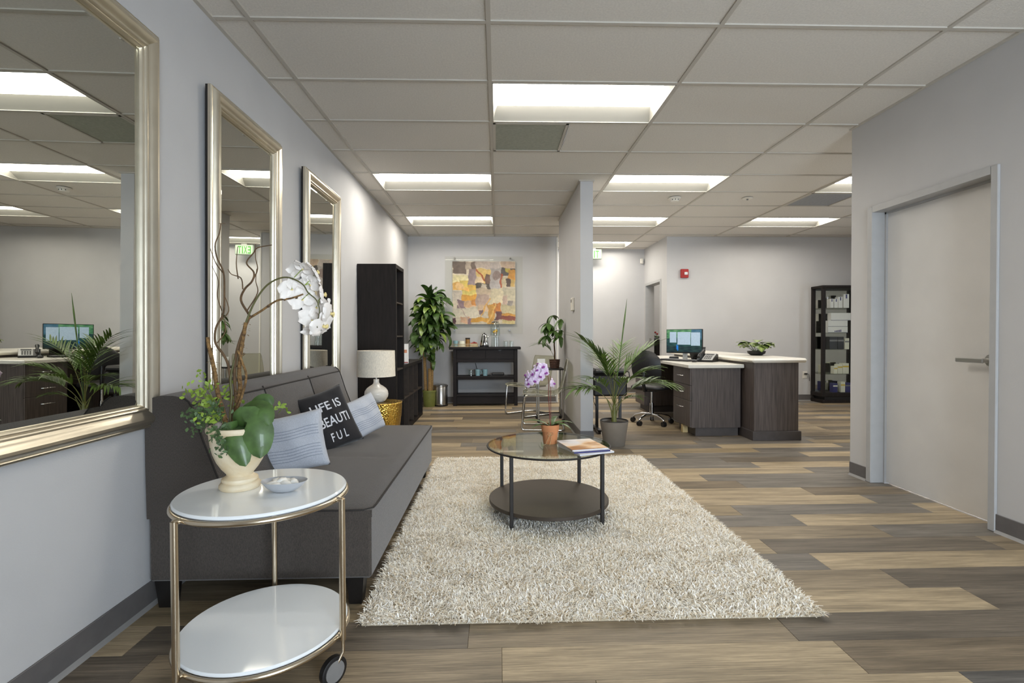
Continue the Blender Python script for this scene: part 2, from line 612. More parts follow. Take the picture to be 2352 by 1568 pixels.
n_pl = 0
for k in range(-2, 44):
    y0 = 1.613 + PW * k
    xr = XR + 0.1 if y0 + PW < 3.95 else min(6.6, 0.95 * (y0 + PW) + 0.5)
    if y0 < 3.92 < y0 + PW:
        xr = XR + 0.02
    if y0 > 8.2:
        xl, xr = 0.9, 4.0
    else:
        xl = max(XL - 0.05, -1.02 * (y0 + PW) - 0.1)
    kn = known.get(k)
    j0 = kn[0][0] if kn else rnd.uniform(0, PL)
    a = j0 - PL * math.ceil((j0 - xl) / PL)
    tones = {}
    if kn:
        for jx, tl, tr in kn:
            tones[round((jx - j0) / PL) - 1] = tl
            tones[round((jx - j0) / PL)] = tr
    while a < xr:
        b = a + PL
        ca, cb = max(a, xl), min(b, xr)
        if cb - ca > 0.03:
            tn = tones.get(round((a - j0) / PL)) or rnd.choice(['light', 'mid', 'tan', 'dark', 'gray', 'brown', 'gray', 'dark', 'light', 'mid'])
            o = link('plank', plank_me(cb - ca, PW), floor, ((ca + cb) / 2, y0 + PW / 2, 0))
            c = lin(TONE[tn])
            f = rnd.uniform(0.93, 1.07)
            o.color = (c[0] * f, c[1] * f, c[2] * f, 1)
            n_pl += 1
        a = b


def wall(name, *boxes):
    mb = MB()
    for bx in boxes:
        mb.box(*bx)
    return struct(name, mb, m_wall)


ZT = 2.78
wall('wall_left', (XL - 0.14, XL, YF - 0.1, YB + 0.14, 0, ZT))
wall('wall_back', (XL, 0.985, YB, YB + 0.14, 0, ZT))
wall('wall_divider', (0.88, 1.013, 5.27, 7.10, 0, ZT))
DY0, DY1, DZ = 2.785, 3.685, 2.035
wall('wall_right', (XR, XR + 0.14, YF - 0.1, DY0 - 0.03, 0, ZT), (XR, XR + 0.14, DY1 + 0.03, 3.92, 0, ZT), (XR, XR + 0.14, DY0 - 0.03, DY1 + 0.03, DZ + 0.03, ZT))
wall('wall_corner', (XR + 0.14, 7.14, 3.80, 3.92, 0, ZT))
wall('wall_hall_left', (0.985 - 0.14, 0.985, YB + 0.14, YH, 0, ZT))
wall('wall_hall_back', (0.985 - 0.14, 2.96, YH, YH + 0.12, 0, ZT))
EY0, EY1 = 8.58, 9.41
wall('wall_hall_right', (2.82, 2.96, 8.25, EY0 - 0.03, 0, ZT), (2.82, 2.96, EY1 + 0.03, YH, 0, ZT), (2.82, 2.96, EY0 - 0.03, EY1 + 0.03, DZ + 0.03, ZT))
wall('wall_reception', (2.96, 7.14, 8.25, 8.39, 0, ZT))
wall('wall_far_right', (7.0, 7.14, 3.92, 4.4, 0, ZT), (7.0, 7.14, 5.2, 8.25, 0, ZT), (7.0, 7.14, 4.4, 5.2, 0, 1.0), (7.0, 7.14, 4.4, 5.2, 2.0, ZT))
wall('wall_office_back', (2.96, 5.12, 10.4, 10.52, 0, ZT))
wall('wall_office_right', (5.0, 5.12, 8.39, 10.4, 0, ZT))
wall('wall_office_left', (2.82, 2.96, YH + 0.12, 10.52, 0, ZT))
# front wall behind the camera with two shop windows
WX = [(0.92, 2.75)]
wall('wall_front', (XL, 0.92, YF - 0.14, YF, 0, ZT), (2.75, XR, YF - 0.14, YF, 0, ZT), (0.92, 2.75, YF - 0.14, YF, 0, 0.06), (0.92, 2.75, YF - 0.14, YF, 2.35, ZT))
for i, (a, b) in enumerate(WX):
    w = struct('window_%d' % (i + 1), B(a, b, YF - 0.075, YF - 0.069, 0.06, 2.35), m_pane)
    f = MB()
    for (p, q, r_, s_) in ((a, a + 0.05, 0.06, 2.35), (b - 0.05, b, 0.06, 2.35), (a, b, 0.06, 0.11), (a, b, 2.30, 2.35), ((a + b) / 2 - 0.03, (a + b) / 2 + 0.03, 0.06, 2.35)):
        f.box(p, q, YF - 0.11, YF - 0.03, r_, s_)
    f.build('window_frame', m_frame_metal, w, 0)
    ld = bpy.data.lights.new('window_daylight', 'AREA')
    ld.shape = 'RECTANGLE'
    ld.size, ld.size_y = b - a, 2.29
    ld.cycles.is_portal = True
    lo = bpy.data.objects.new('window_daylight', ld)
    C.objects.link(lo)
    lo.location = ((a + b) / 2, YF - 0.15, 1.205)
    lo.rotation_euler = (R(90), 0, 0)

w = struct('window_2', B(7.066, 7.072, 4.4, 5.2, 1.0, 2.0), m_pane)  # unseen window, added to bring bluish daylight into the reception
f = MB()
for (p, q, r_, s_) in ((4.4, 4.45, 1.0, 2.0), (5.15, 5.2, 1.0, 2.0), (4.4, 5.2, 1.0, 1.05), (4.4, 5.2, 1.95, 2.0)):
    f.box(7.03, 7.11, p, q, r_, s_)
f.build('window_frame', m_frame_metal, w, 0)
ld = bpy.data.lights.new('window_daylight', 'AREA')
ld.shape = 'RECTANGLE'
ld.size, ld.size_y = 1.0, 0.8
ld.cycles.is_portal = True
lo = bpy.data.objects.new('window_daylight', ld)
C.objects.link(lo)
lo.location = (7.16, 4.8, 1.5)
lo.rotation_euler = (0, R(90), 0)

# white corner bead at the end of the art wall
struct('trim_1', B(0.985, 1.008, YB - 0.012, YB + 0.05, 0, H - 0.01, 0.003), m_white)


def baseboard(name, x0, y0, x1, y1, nx, ny):
    """wall base from (x0,y0) to (x1,y1); (nx,ny) points into the room"""
    th = 0.007
    mb = MB()
    xs, ys = sorted((x0, x1)), sorted((y0, y1))
    if nx:
        mb.box(min(x0, x0 + nx * th), max(x0, x0 + nx * th), ys[0], ys[1], 0.0, 0.105, 0.002)
    else:
        mb.box(xs[0], xs[1], min(y0, y0 + ny * th), max(y0, y0 + ny * th), 0.0, 0.105, 0.002)
    o = struct(name, mb, m_base)
    t = MB()
    if nx:
        t.prism([(x0, 0.0), (x0 + nx * 0.018, 0.0), (x0 + nx * 0.012, 0.008), (x0 + nx * th, 0.016), (x0, 0.016)], ys[0], ys[1], 'y')
    else:
        t.prism([(y0, 0.0), (y0 + ny * 0.018, 0.0), (y0 + ny * 0.012, 0.008), (y0 + ny * th, 0.016), (y0, 0.016)], xs[0], xs[1], 'x')
    t.build('toe', m_toe, o, 0)
    return o


baseboard('baseboard_left', XL, YF, XL, YB, 1, 0)
baseboard('baseboard_back', XL + 0.02, YB, 0.97, YB, 0, -1)
baseboard('baseboard_divider_left', 0.88, 5.27, 0.88, 7.10, -1, 0)
baseboard('baseboard_divider_front', 0.873, 5.27, 1.02, 5.27, 0, -1)
baseboard('baseboard_divider_right', 1.013, 5.27, 1.013, 7.10, 1, 0)
baseboard('baseboard_right_near', XR, YF, XR, DY0 - 0.045, -1, 0)
baseboard('baseboard_right_far', XR, DY1 + 0.05, XR, 3.92, -1, 0)
baseboard('baseboard_corner', XR, 3.92, 7.0, 3.92, 0, 1)
baseboard('baseboard_reception', 2.84, 8.25, 7.0, 8.25, 0, -1)
baseboard('baseboard_hall_back', 0.99, YH, 2.82, YH, 0, -1)
baseboard('baseboard_hall_left', 0.985, YB + 0.06, 0.985, YH, 1, 0)

# ------------------------------------------------------------------ ceiling: slab, lay-in tiles, grid bars
ceil = struct('ceiling', B(-1.7, 7.2, YF - 0.2, 11.0, 2.92, 2.98), m_tile)
ceil['label'] = 'suspended ceiling of white lay-in tiles'
GX0, GY0, GW, GL = -0.0402, 2.6138, 1.2192, 0.6096
lights = [(0, 1), (-1, 4), (-1, 7), (1, 4), (1, 7), (3, 7), (3, 4), (1, 10), (3, 11)]  # last one is out of view, added to brighten the office
vents = [(0, 2), (3, 5)]
tile_cache = {}


def tile_me(w, d):
    key = (round(w, 3), round(d, 3))
    if key not in tile_cache:
        tile_cache[key] = B(-w / 2, w / 2, -d / 2, d / 2, 0, 0.016).mesh('ceiling_tile', m_tile, 0)
    return tile_cache[key]


for i in range(-2, 6):
    for j in range(-9, 14):
        x0, x1 = GX0 + GW * i, GX0 + GW * (i + 1)
        y0, y1 = GY0 + GL * j, GY0 + GL * (j + 1)
        x0, x1 = max(x0, XL), min(x1, 7.0)
        y0, y1 = max(y0, YF), min(y1, 10.4)
        if y0 < 3.3 and x0 > XR:
            continue
        if x1 - x0 < 0.03 or y1 - y0 < 0.03 or (i, j) in lights:
            continue
        if (i, j) in vents:
            x0 = x0 + GL
        link('ceiling_tile', tile_me(x1 - x0, y1 - y0), ceil, ((x0 + x1) / 2, (y0 + y1) / 2, H + 0.008))
for i in range(-1, 6):
    x = GX0 + GW * i
    ya = YF if x < XR else 3.92
    link('grid_bar', B(-0.012, 0.012, ya, 10.4, H, H + 0.03).mesh('grid_bar', m_grid, 0), ceil, (x, 0, 0))
for j in range(-8, 14):
    y = GY0 + GL * j
    xb = XR if y < 3.92 else 7.0
    link('grid_bar', B(XL, xb, -0.012, 0.012, H + 0.0005, H + 0.03).mesh('grid_bar', m_grid, 0), ceil, (0, y, 0))
ang = MB()
for bx in ((XL, XL + 0.022, YF, YB, H - 0.002, H + 0.02), (XR - 0.022, XR, YF, 3.92, H - 0.002, H + 0.02), (XL, 0.985, YB - 0.022, YB, H - 0.002, H + 0.02),
           (2.82, 7.0, 8.228, 8.25, H - 0.002, H + 0.02)):
    link('wall_angle', MB().box(*bx).mesh('wall_angle', m_grid, 0), ceil)
for bx in ((0.865, 1.028, 5.255, 5.27), (0.865, 0.88, 5.27, 7.1), (1.013, 1.028, 5.27, 7.1)):
    link('wall_angle', MB().box(bx[0], bx[1], bx[2], bx[3], H - 0.004, H + 0.02).mesh('wall_angle', m_grid, 0), ceil)


def troffer(i, j, label):
    x0, y0 = GX0 + GW * i + 0.012, GY0 + GL * j + 0.012
    w, d = GW - 0.024, GL - 0.024
    t = thing('ceiling_light', label, 'ceiling light', (x0 + w / 2, y0 + d / 2, H), 0, 'recessed fluorescent ceiling lights')
    hw, hd, la, lb, dz = w / 2, d / 2, w / 2 - 0.035, 0.155, 0.062
    hs = MB()
    # side reflectors, end plates
    hs.add([(-hw, -hd, 0.002), (hw, -hd, 0.002), (la, -lb, dz), (-la, -lb, dz)], [(0, 1, 2, 3)])
    hs.add([(-hw, hd, 0.002), (hw, hd, 0.002), (la, lb, dz), (-la, lb, dz)], [(0, 1, 2, 3)])
    hs.add([(-hw, -hd, 0.002), (-hw, hd, 0.002), (-la, lb, dz), (-la, -lb, dz)], [(0, 1, 2, 3)])
    hs.add([(hw, -hd, 0.002), (hw, hd, 0.002), (la, lb, dz), (la, -lb, dz)], [(0, 1, 2, 3)])
    hs.box(-hw, hw, -hd, hd, dz + 0.012, dz + 0.03)
    hs.build('reflector', m_lensw, t, 0, fix=False)
    ln = MB().grid(lambda u, v: (-la + 2 * la * u, -lb + 2 * lb * v, dz - 0.018 * math.sin(math.pi * v)), 1, 10)
    ln.build('lens', m_lens, t, 60, fix=False)
    rim = MB()
    for bx in ((-hw, hw, -hd, -hd + 0.006), (-hw, hw, hd - 0.006, hd), (-hw, -hw + 0.006, -hd, hd), (hw - 0.006, hw, -hd, hd)):
        rim.box(bx[0], bx[1], bx[2], bx[3], -0.001, 0.004)
    rim.build('trim_rim', m_lensw, t, 0)
    return t


for (i, j), lb in zip(lights, ['recessed ceiling light nearest the camera, above the coffee table', 'recessed ceiling light above the sofa end, left of the partition',
                               'recessed ceiling light above the tall black bookcase near the art', 'recessed ceiling light above the palm, right of the partition top',
                               'recessed ceiling light above the desk monitor, half behind the partition', 'recessed ceiling light above the reception counter near the back wall',
                               'recessed ceiling light cut off by the white door wall edge', 'recessed ceiling light in the far hall above the exit sign', 'unseen ceiling light added to brighten the small office beyond the doorway']):
    troffer(i, j, lb)
for (i, j), lb, mt in zip(vents, ['square perforated ceiling vent beside the nearest ceiling light', 'square grey perforated ceiling vent near the white door wall edge'], (m_vent, m_vent2)):
    x0, y0 = GX0 + GW * i, GY0 + GL * j
    t = thing('ceiling_vent', lb, 'vent', (x0 + GL / 2, y0 + GL / 2, H), 0, 'square ceiling vents')
    h = GL / 2 - 0.014
    B(-h, h, -h, h, 0.004, 0.012).build('perforated_face', mt, t, 0)
    f = MB()
    for bx in ((-h, h, -h, -h + 0.02), (-h, h, h - 0.02, h), (-h, -h + 0.02, -h, h), (h - 0.02, h, -h, h)):
        f.box(bx[0], bx[1], bx[2], bx[3], -0.001, 0.006)
    f.build('vent_frame', m_grid, t, 0)

# ------------------------------------------------------------------ doors
d = MB()
fx0, fx1 = XR - 0.012, XR + 0.15
d.box(fx0, fx1, DY0 - 0.045, DY0, 0, DZ + 0.045, 0.004)
d.box(fx0, fx1, DY1, DY1 + 0.05, 0, DZ + 0.045, 0.004)
d.box(fx0 + 0.0005, fx1, DY0, DY1, DZ, DZ + 0.045, 0.0)
d.box(XR + 0.085, fx1, DY0, DY0 + 0.014, 0, DZ)
d.box(XR + 0.085, fx1, DY1 - 0.014, DY1, 0, DZ)
d.box(XR + 0.085, fx1, DY0, DY1, DZ - 0.014, DZ)
dr = struct('door_1', B(XR + 0.10, XR + 0.145, DY0 + 0.003, DY1 - 0.003, 0.009, DZ - 0.004, 0.002), m_door)
dr['label'] = 'plain white door with a brushed lever in the right wall'
d.build('door_frame', m_frame_metal, dr, 0)
lv = MB()
hy = 2.872
lv.tube([(XR + 0.10, hy, 0.967), (XR + 0.088, hy, 0.967)], 0.036, 24)
lv.tube([(XR + 0.09, hy, 0.967), (XR + 0.035, hy, 0.967)], 0.013, 14)
h1 = lv.build('door_handle', m_steel, dr, 40)
B(XR + 0.026, XR + 0.040, hy - 0.012, hy + 0.165, 0.951, 0.979, 0.004).build('lever', m_steel, h1, 0)
d2 = MB()
g0, g1 = 2.808, 2.975
d2.box(g0, g1, EY0 - 0.045, EY0, 0, DZ + 0.045, 0.004)
d2.box(g0, g1, EY1, EY1 + 0.045, 0, DZ + 0.045, 0.004)
d2.box(g0 + 0.0005, g1, EY0, EY1, DZ, DZ + 0.045, 0.0)
dd = struct('door_2', d2, m_frame_metal)
dd['label'] = 'open doorway with pale frame at the end of the hall'
B(2.885, 2.915, EY1 - 0.004, EY1, 0.93, 1.05, 0.001).build('strike_plate', m_steel, dd, 0)

# ------------------------------------------------------------------ mirrors on the left wall
def frame_sweep(mb, w, h, prof):
    """prof: (inset from outer edge, height off wall); frame lies in local y (width) / z (height), +x off the wall"""
    n = len(prof)
    cs = [(-1, -1), (1, -1), (1, 1), (-1, 1)]
    vs = []
    for sy, sz in cs:
        for u, v in prof:
            vs.append((v, sy * (w / 2 - u), sz * (h / 2 - u)))
    fs = []
    for c in range(4):
        c2 = (c + 1) % 4
        for k in range(n - 1):
            fs.append((c * n + k, c2 * n + k, c2 * n + k + 1, c * n + k + 1))
    mb.add(vs, fs)


PROF = [(0, 0.012), (0, 0.026), (0.003, 0.031), (0.009, 0.033), (0.013, 0.031), (0.016, 0.037), (0.022, 0.045), (0.031, 0.0505), (0.041, 0.051),
        (0.051, 0.046), (0.060, 0.038), (0.067, 0.033), (0.072, 0.031), (0.074, 0.035), (0.079, 0.036), (0.083, 0.033), (0.086, 0.027), (0.090, 0.027), (0.094, 0.024), (0.098, 0.016), (0.098, 0.010)]


def mirror(y0, y1, z0, z1, label):
    w, h = y1 - y0, z1 - z0
    t = thing('wall_mirror', label, 'mirror', (XL + 0.003, (y0 + y1) / 2, z0), 0, 'champagne framed wall mirrors')
    t.rotation_euler = (0, R(0.65), 0)
    f = MB()
    frame_sweep(f, w, h, PROF)
    f.v = [(x, y, z + h / 2) for x, y, z in f.v]
    f.build('frame', m_champ, t, 25)
    gw, gh, bv = w / 2 - 0.095, h / 2 - 0.095, 0.026
    g = MB()
    x0, x1 = 0.010, 0.014
    vs = [(x0, sy * gw, h / 2 + sz * gh) for sy, sz in ((-1, -1), (1, -1), (1, 1), (-1, 1))] + \
         [(x1, sy * (gw - bv), h / 2 + sz * (gh - bv)) for sy, sz in ((-1, -1), (1, -1), (1, 1), (-1, 1))]
    g.add(vs, [(4, 5, 6, 7)] + [(i, (i + 1) % 4, 4 + (i + 1) % 4, 4 + i) for i in range(4)])
    g.build('mirror_glass', m_mirror, t, 0, fix=False)
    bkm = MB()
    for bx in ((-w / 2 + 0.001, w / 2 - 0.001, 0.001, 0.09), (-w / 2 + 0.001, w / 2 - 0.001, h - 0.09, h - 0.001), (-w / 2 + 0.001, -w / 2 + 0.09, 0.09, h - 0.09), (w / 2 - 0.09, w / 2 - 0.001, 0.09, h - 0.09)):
        bkm.box(0.0, 0.0125, *bx)  # outer strips: black stands in for the shadow gap beside the frame
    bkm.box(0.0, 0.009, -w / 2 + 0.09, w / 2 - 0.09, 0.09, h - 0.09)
    bkm.build('backing_shadow_edge', m_legblk, t, 0)
    return t


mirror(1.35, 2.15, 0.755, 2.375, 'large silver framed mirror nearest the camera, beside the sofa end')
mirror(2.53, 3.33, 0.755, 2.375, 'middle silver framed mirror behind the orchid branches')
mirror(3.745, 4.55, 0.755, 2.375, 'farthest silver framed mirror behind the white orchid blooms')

# ------------------------------------------------------------------ rug
RX0, RX1, RY0, RY1 = -0.545, 1.30, 1.93, 4.50
rug = thing('rug', 'cream shaggy rug under the coffee table', 'rug', ((RX0 + RX1) / 2, (RY0 + RY1) / 2, 0))
rw, rl = (RX1 - RX0) / 2, (RY1 - RY0) / 2
m_rugb = M('rug_base', (186, 172, 148), 0.95, var=0.1, vscale=40)
B(-rw + 0.012, rw - 0.012, -rl + 0.012, rl - 0.012, 0.0005, 0.012, 0.003).build('rug_backing', m_rugb, rug, 0)


def rug_pile():
    g = np.random.default_rng(3)
    N = 180000
    px = g.uniform(-rw + 0.006, rw - 0.006, N)
    py = g.uniform(-rl + 0.006, rl - 0.006, N)
    # tufts lean together: smooth random direction field
    ph = g.uniform(0, 6.28, (10, 2))
    kx = g.normal(0, 22, (10, 2))
    lean = np.zeros((N, 2))
    for i in range(10):
        lean[:, 0] += np.sin(kx[i, 0] * px + kx[i, 1] * py + ph[i, 0])
        lean[:, 1] += np.sin(kx[i, 1] * px - kx[i, 0] * py + ph[i, 1])
    lean = lean * 0.17 + g.normal(0, 0.62, (N, 2))
    ex = (np.abs(px) - (rw - 0.06)).clip(0) / 0.06 * np.sign(px)
    ey = (np.abs(py) - (rl - 0.06)).clip(0) / 0.06 * np.sign(py)
    lean[:, 0] += ex * 0.8
    lean[:, 1] += ey * 0.8
    L = g.uniform(0.022, 0.038, N)
    nr = np.sqrt(1 + (lean ** 2).sum(1))
    dx, dy, dz = lean[:, 0] / nr, lean[:, 1] / nr, 1 / nr
    ang = g.uniform(0, 6.283, N)
    w = g.uniform(0.0010, 0.0018, N)
    sx, sy = np.cos(ang) * w, np.sin(ang) * w
    base = np.stack([px, py, np.full(N, 0.008)], 1)
    d1 = np.stack([dx * 0.5, dy * 0.5, dz * 0.62 + 0.08], 1) * L[:, None]
    d2 = np.stack([dx * 1.15, dy * 1.15, np.maximum(dz * 0.85, 0.25)], 1) * L[:, None]
    sd = np.stack([sx, sy, np.zeros(N)], 1)
    V = np.stack([base - sd, base + sd, base + d1 - sd * 1.25, base + d1 + sd * 1.25, base + d2 - sd * 0.9, base + d2 + sd * 0.9], 1).reshape(-1, 3)
    i0 = np.arange(N)[:, None] * 6
    F = np.concatenate([i0 + np.array([[0, 1, 3, 2]]), i0 + np.array([[2, 3, 5, 4]])], 1).reshape(-1, 4)
    me = bpy.data.meshes.new('pile')
    me.vertices.add(len(V))
    me.vertices.foreach_set('co', V.astype(np.float32).ravel())
    me.loops.add(F.size)
    me.loops.foreach_set('vertex_index', F.astype(np.int32).ravel())
    me.polygons.add(len(F))
    me.polygons.foreach_set('loop_start', np.arange(0, F.size, 4, dtype=np.int32))
    me.polygons.foreach_set('loop_total', np.full(len(F), 4, dtype=np.int32))
    me.update(calc_edges=True)
    col = me.color_attributes.new('col', 'FLOAT_COLOR', 'POINT')
    pal = np.array([lin(c) for c in ((250, 246, 236), (246, 238, 222), (252, 250, 246), (232, 216, 188))])
    pick = g.choice(4, N, p=[0.42, 0.28, 0.2, 0.1])
    colr = np.repeat(pal[pick], 6, axis=0).astype(np.float32)
    col.data.foreach_set('color', colr.ravel())
    me.materials.append(attr_mat('wool_yarn', 0.95, 0.05, 30, spec=0.1))
    me.shade_smooth()
    o = link('pile', me, rug)
    o['kind'] = 'stuff'


rug_pile()

# ------------------------------------------------------------------ sofa
SY0, SY1 = 2.09, 4.03
sofa = thing('sofa', 'charcoal grey armless futon sofa with piped seams against the left wall', 'sofa', (-1.0, SY0, 0))
ox = 1.0
LY = SY1 - SY0
B(-1.440 + ox, -0.530 + ox, 0.003, LY - 0.003, 0.113, 0.398, 0.010).build('base', m_sofa, sofa, 0)


def seat_fn(u, v):
    x = -1.30 + 0.775 * u
    y = 0.002 + (LY - 0.004) * v
    ed = min(1, min(1 - u, v, 1 - v) * 14)
    crown = 0.022 * (math.sin(math.pi * min(1, u * 0.85 + 0.15)) * math.sin(math.pi * v)) ** 0.5 if 0 < v < 1 else 0
    wr = 0.006 * math.exp(-((v - 0.415) / 0.012) ** 2) * (1 if 0.35 < u < 0.85 else 0) + 0.004 * math.exp(-((v - 0.435) / 0.012) ** 2) * (1 if 0.35 < u < 0.8 else 0)
    z = 0.402 + 0.014 * ed ** 0.6 + crown - wr
    return (x + ox, y, z)


st = MB().grid(seat_fn, 26, 70)
nu, nv = 26, 70
edge = [j for j in range(nv + 1)]
lo = len(st.v)
ring = [(i, 0) for i in range(nu + 1)] + [(nu, j) for j in range(1, nv + 1)] + [(i, nv) for i in range(nu - 1, -1, -1)]
for (i, j) in ring:
    p = st.v[i * (nv + 1) + j]
    st.v.append((p[0], p[1], 0.372))
for a in range(len(ring) - 1):
    i, j = ring[a]
    i2, j2 = ring[a + 1]
    st.f.append((i * (nv + 1) + j, i2 * (nv + 1) + j2, lo + a + 1, lo + a))
st.build('seat_cushion', m_sofa, sofa, 50)
pp = MB()
pts = [(-1.30 + ox, 0.0, 0.402), (-0.62 + ox, 0.0, 0.402), (-0.56 + ox, 0.004, 0.402), (-0.528 + ox, 0.03, 0.402), (-0.524 + ox, 0.08, 0.402), (-0.524 + ox, LY - 0.08, 0.402), (-0.528 + ox, LY - 0.03, 0.402), (-0.56 + ox, LY - 0.004, 0.402), (-1.2 + ox, LY, 0.402)]
pp.tube(pts, 0.0045, 8)
pp.build('seat_piping', m_pipe, sofa, 60)
BPROF = [(-1.444, 0.375), (-1.447, 0.60), (-1.447, 0.82), (-1.438, 0.856), (-1.415, 0.878), (-1.38, 0.887), (-1.33, 0.886), (-1.295, 0.878), (-1.270, 0.858), (-1.258, 0.835),
         (-1.240, 0.78), (-1.215, 0.70), (-1.185, 0.62), (-1.155, 0.54), (-1.125, 0.47), (-1.10, 0.41), (-1.09, 0.375)]
nb = len(BPROF)
bk = MB()
NV = 60
for j in range(NV + 1):
    v = j / NV
    y = v * LY
    ch = abs(math.sin(math.pi * 3 * v))
    en = min(1, min(v, 1 - v) * 40)
    for i, (x, z) in enumerate(BPROF):
        bul = 0
        if i >= 9:
            bul = 0.013 * ch ** 0.5
        k = 0.012 * (1 - en)
        cx, cz = -1.33, 0.62
        bk.v.append((x + bul + ox + (cx - x) * k * 4 * 0.2, y, z + (cz - z) * k * 0.6))
for j in range(NV):
    for i in range(nb - 1):
        bk.f.append((j * nb + i, j * nb + i + 1, (j + 1) * nb + i + 1, (j + 1) * nb + i))
bk.f.append(tuple(range(nb)))
bk.f.append(tuple(NV * nb + i for i in range(nb)))
back = bk.build('backrest', m_sofa, sofa, 35)
tp = MB().tube([(-1.262 + ox, 0.0, 0.845)] + [(-1.255 + ox, 0.02 + (LY - 0.04) * t / 12, 0.845) for t in range(13)] + [(-1.262 + ox, LY, 0.845)], 0.0045, 8)
tp.build('top_piping', m_pipe, back, 60)
for v in (1 / 3, 2 / 3):
    sp = MB().tube([(x + 0.002 + ox, v * LY, z) for x, z in BPROF[8:]], 0.0042, 8)
    sp.build('channel_seam', m_pipe, back, 60)
for yy in (0.003, LY - 0.003):
    sp = MB().tube([(x + 0.001 + ox, yy, z) for x, z in BPROF[7:]], 0.0045, 8)
    sp.build('end_piping', m_pipe, back, 60)
for lx in (-1.385, -0.60):
    for ly in (0.045, LY - 0.045):
        lg = MB()
        a, b_ = 0.026, 0.036
        x = lx + ox
        lg.add([(x - a, ly - a, 0), (x + a, ly - a, 0), (x + a, ly + a, 0), (x - a, ly + a, 0), (x - b_, ly - b_, 0.115), (x + b_, ly - b_, 0.115), (x + b_, ly + b_, 0.115), (x - b_, ly + b_, 0.115)],
               [(0, 1, 2, 3), (4, 5, 6, 7), (0, 1, 5, 4), (1, 2, 6, 5), (2, 3, 7, 6), (3, 0, 4, 7)])
        lg.build('leg', m_legblk, sofa, 0)


# ------------------------------------------------------------------ cushions
def pillow(name, c, u, v, hw, hh, th, mat, label, bend=0.0):
    u, v = Vector(u).normalized(), Vector(v)
    v = (v - u * v.dot(u)).normalized()
    n = u.cross(v)
    def surf(a, b, s, extra=0.0):
        # a,b in -1..1
        ea, eb = max(0, 1 - a * a), max(0, 1 - b * b)
        t = th * (ea ** 0.42) * (eb ** 0.42) + 0.002
        pin = 1 - 0.075 * (ea + eb) + 0.075 * ea * eb * 1.0
        x = a * hw * (1 - 0.06 * eb * abs(a)) * 1.0
        y = b * hh * (1 - 0.06 * ea * abs(b))
        wv = 0.006 * math.sin(a * 7 + b * 3) * ea * eb
        return Vector(u * x + v * y + n * (s * (t + extra) + wv - bend * (a * a) * 0.02))
    t = thing(name, label, 'cushion', c)
    mb = MB()
    N = 26
    mb.grid(lambda i, j: surf(i * 2 - 1, j * 2 - 1, 1), N, N)
    mb.grid(lambda i, j: surf(i * 2 - 1, j * 2 - 1, -1), N, N)
    bm = bmesh.new()
    me = mb.mesh('cover', mat, 0, False)
    bm.from_mesh(me)
    bmesh.ops.remove_doubles(bm, verts=bm.verts, dist=0.0046)
    bmesh.ops.recalc_face_normals(bm, faces=bm.faces)
    bm.to_mesh(me)
    bm.free()
    me.shade_smooth()
    link('cover', me, t)
    return t, surf


blue_lbl = ['pale blue pleated cushion in front, beside the orchid urn', 'pale blue pleated cushion at the far end near the lamp']
p1, s1 = pillow('cushion', (-1.075, 2.60, 0.572), (0.96, 0.20, 0.18), (-0.14, 0.22, 0.96), 0.185, 0.150, 0.070, m_bluep, blue_lbl[0])
p3, s3 = pillow('cushion', (-0.915, 3.42, 0.578), (0.46, 0.86, 0.20), (-0.34, 0.10, 0.93), 0.158, 0.132, 0.052, m_bluep, blue_lbl[1])
p1['group'] = p3['group'] = 'pale blue cushions on the sofa'
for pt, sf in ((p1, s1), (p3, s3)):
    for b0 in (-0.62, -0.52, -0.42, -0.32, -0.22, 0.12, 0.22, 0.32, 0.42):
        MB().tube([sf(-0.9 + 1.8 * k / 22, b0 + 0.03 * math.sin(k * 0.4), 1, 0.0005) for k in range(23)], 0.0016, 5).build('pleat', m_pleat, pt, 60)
p2, s2 = pillow('cushion', (-1.055, 3.15, 0.600), (0.70, 0.66, 0.25), (-0.42, 0.12, 0.90), 0.160, 0.195, 0.058, m_blackp, 'black cushion with white lettering between the two blue cushions')


def text_mesh(body, size, font_scale=1.0):
    cu = bpy.data.curves.new('lettering', 'FONT')
    cu.body = body
    cu.size = size
    cu.align_x = 'LEFT'
    cu.fill_mode = 'FRONT'
    cu.offset = size * 0.012
    cu.resolution_u = 3
    o = bpy.data.objects.new('lettering_tmp', cu)
    C.objects.link(o)
    dg = bpy.context.evaluated_depsgraph_get()
    dg.update()
    me = bpy.data.meshes.new_from_object(o.evaluated_get(dg))
    bpy.data.objects.remove(o)
    bpy.data.curves.remove(cu)
    return me


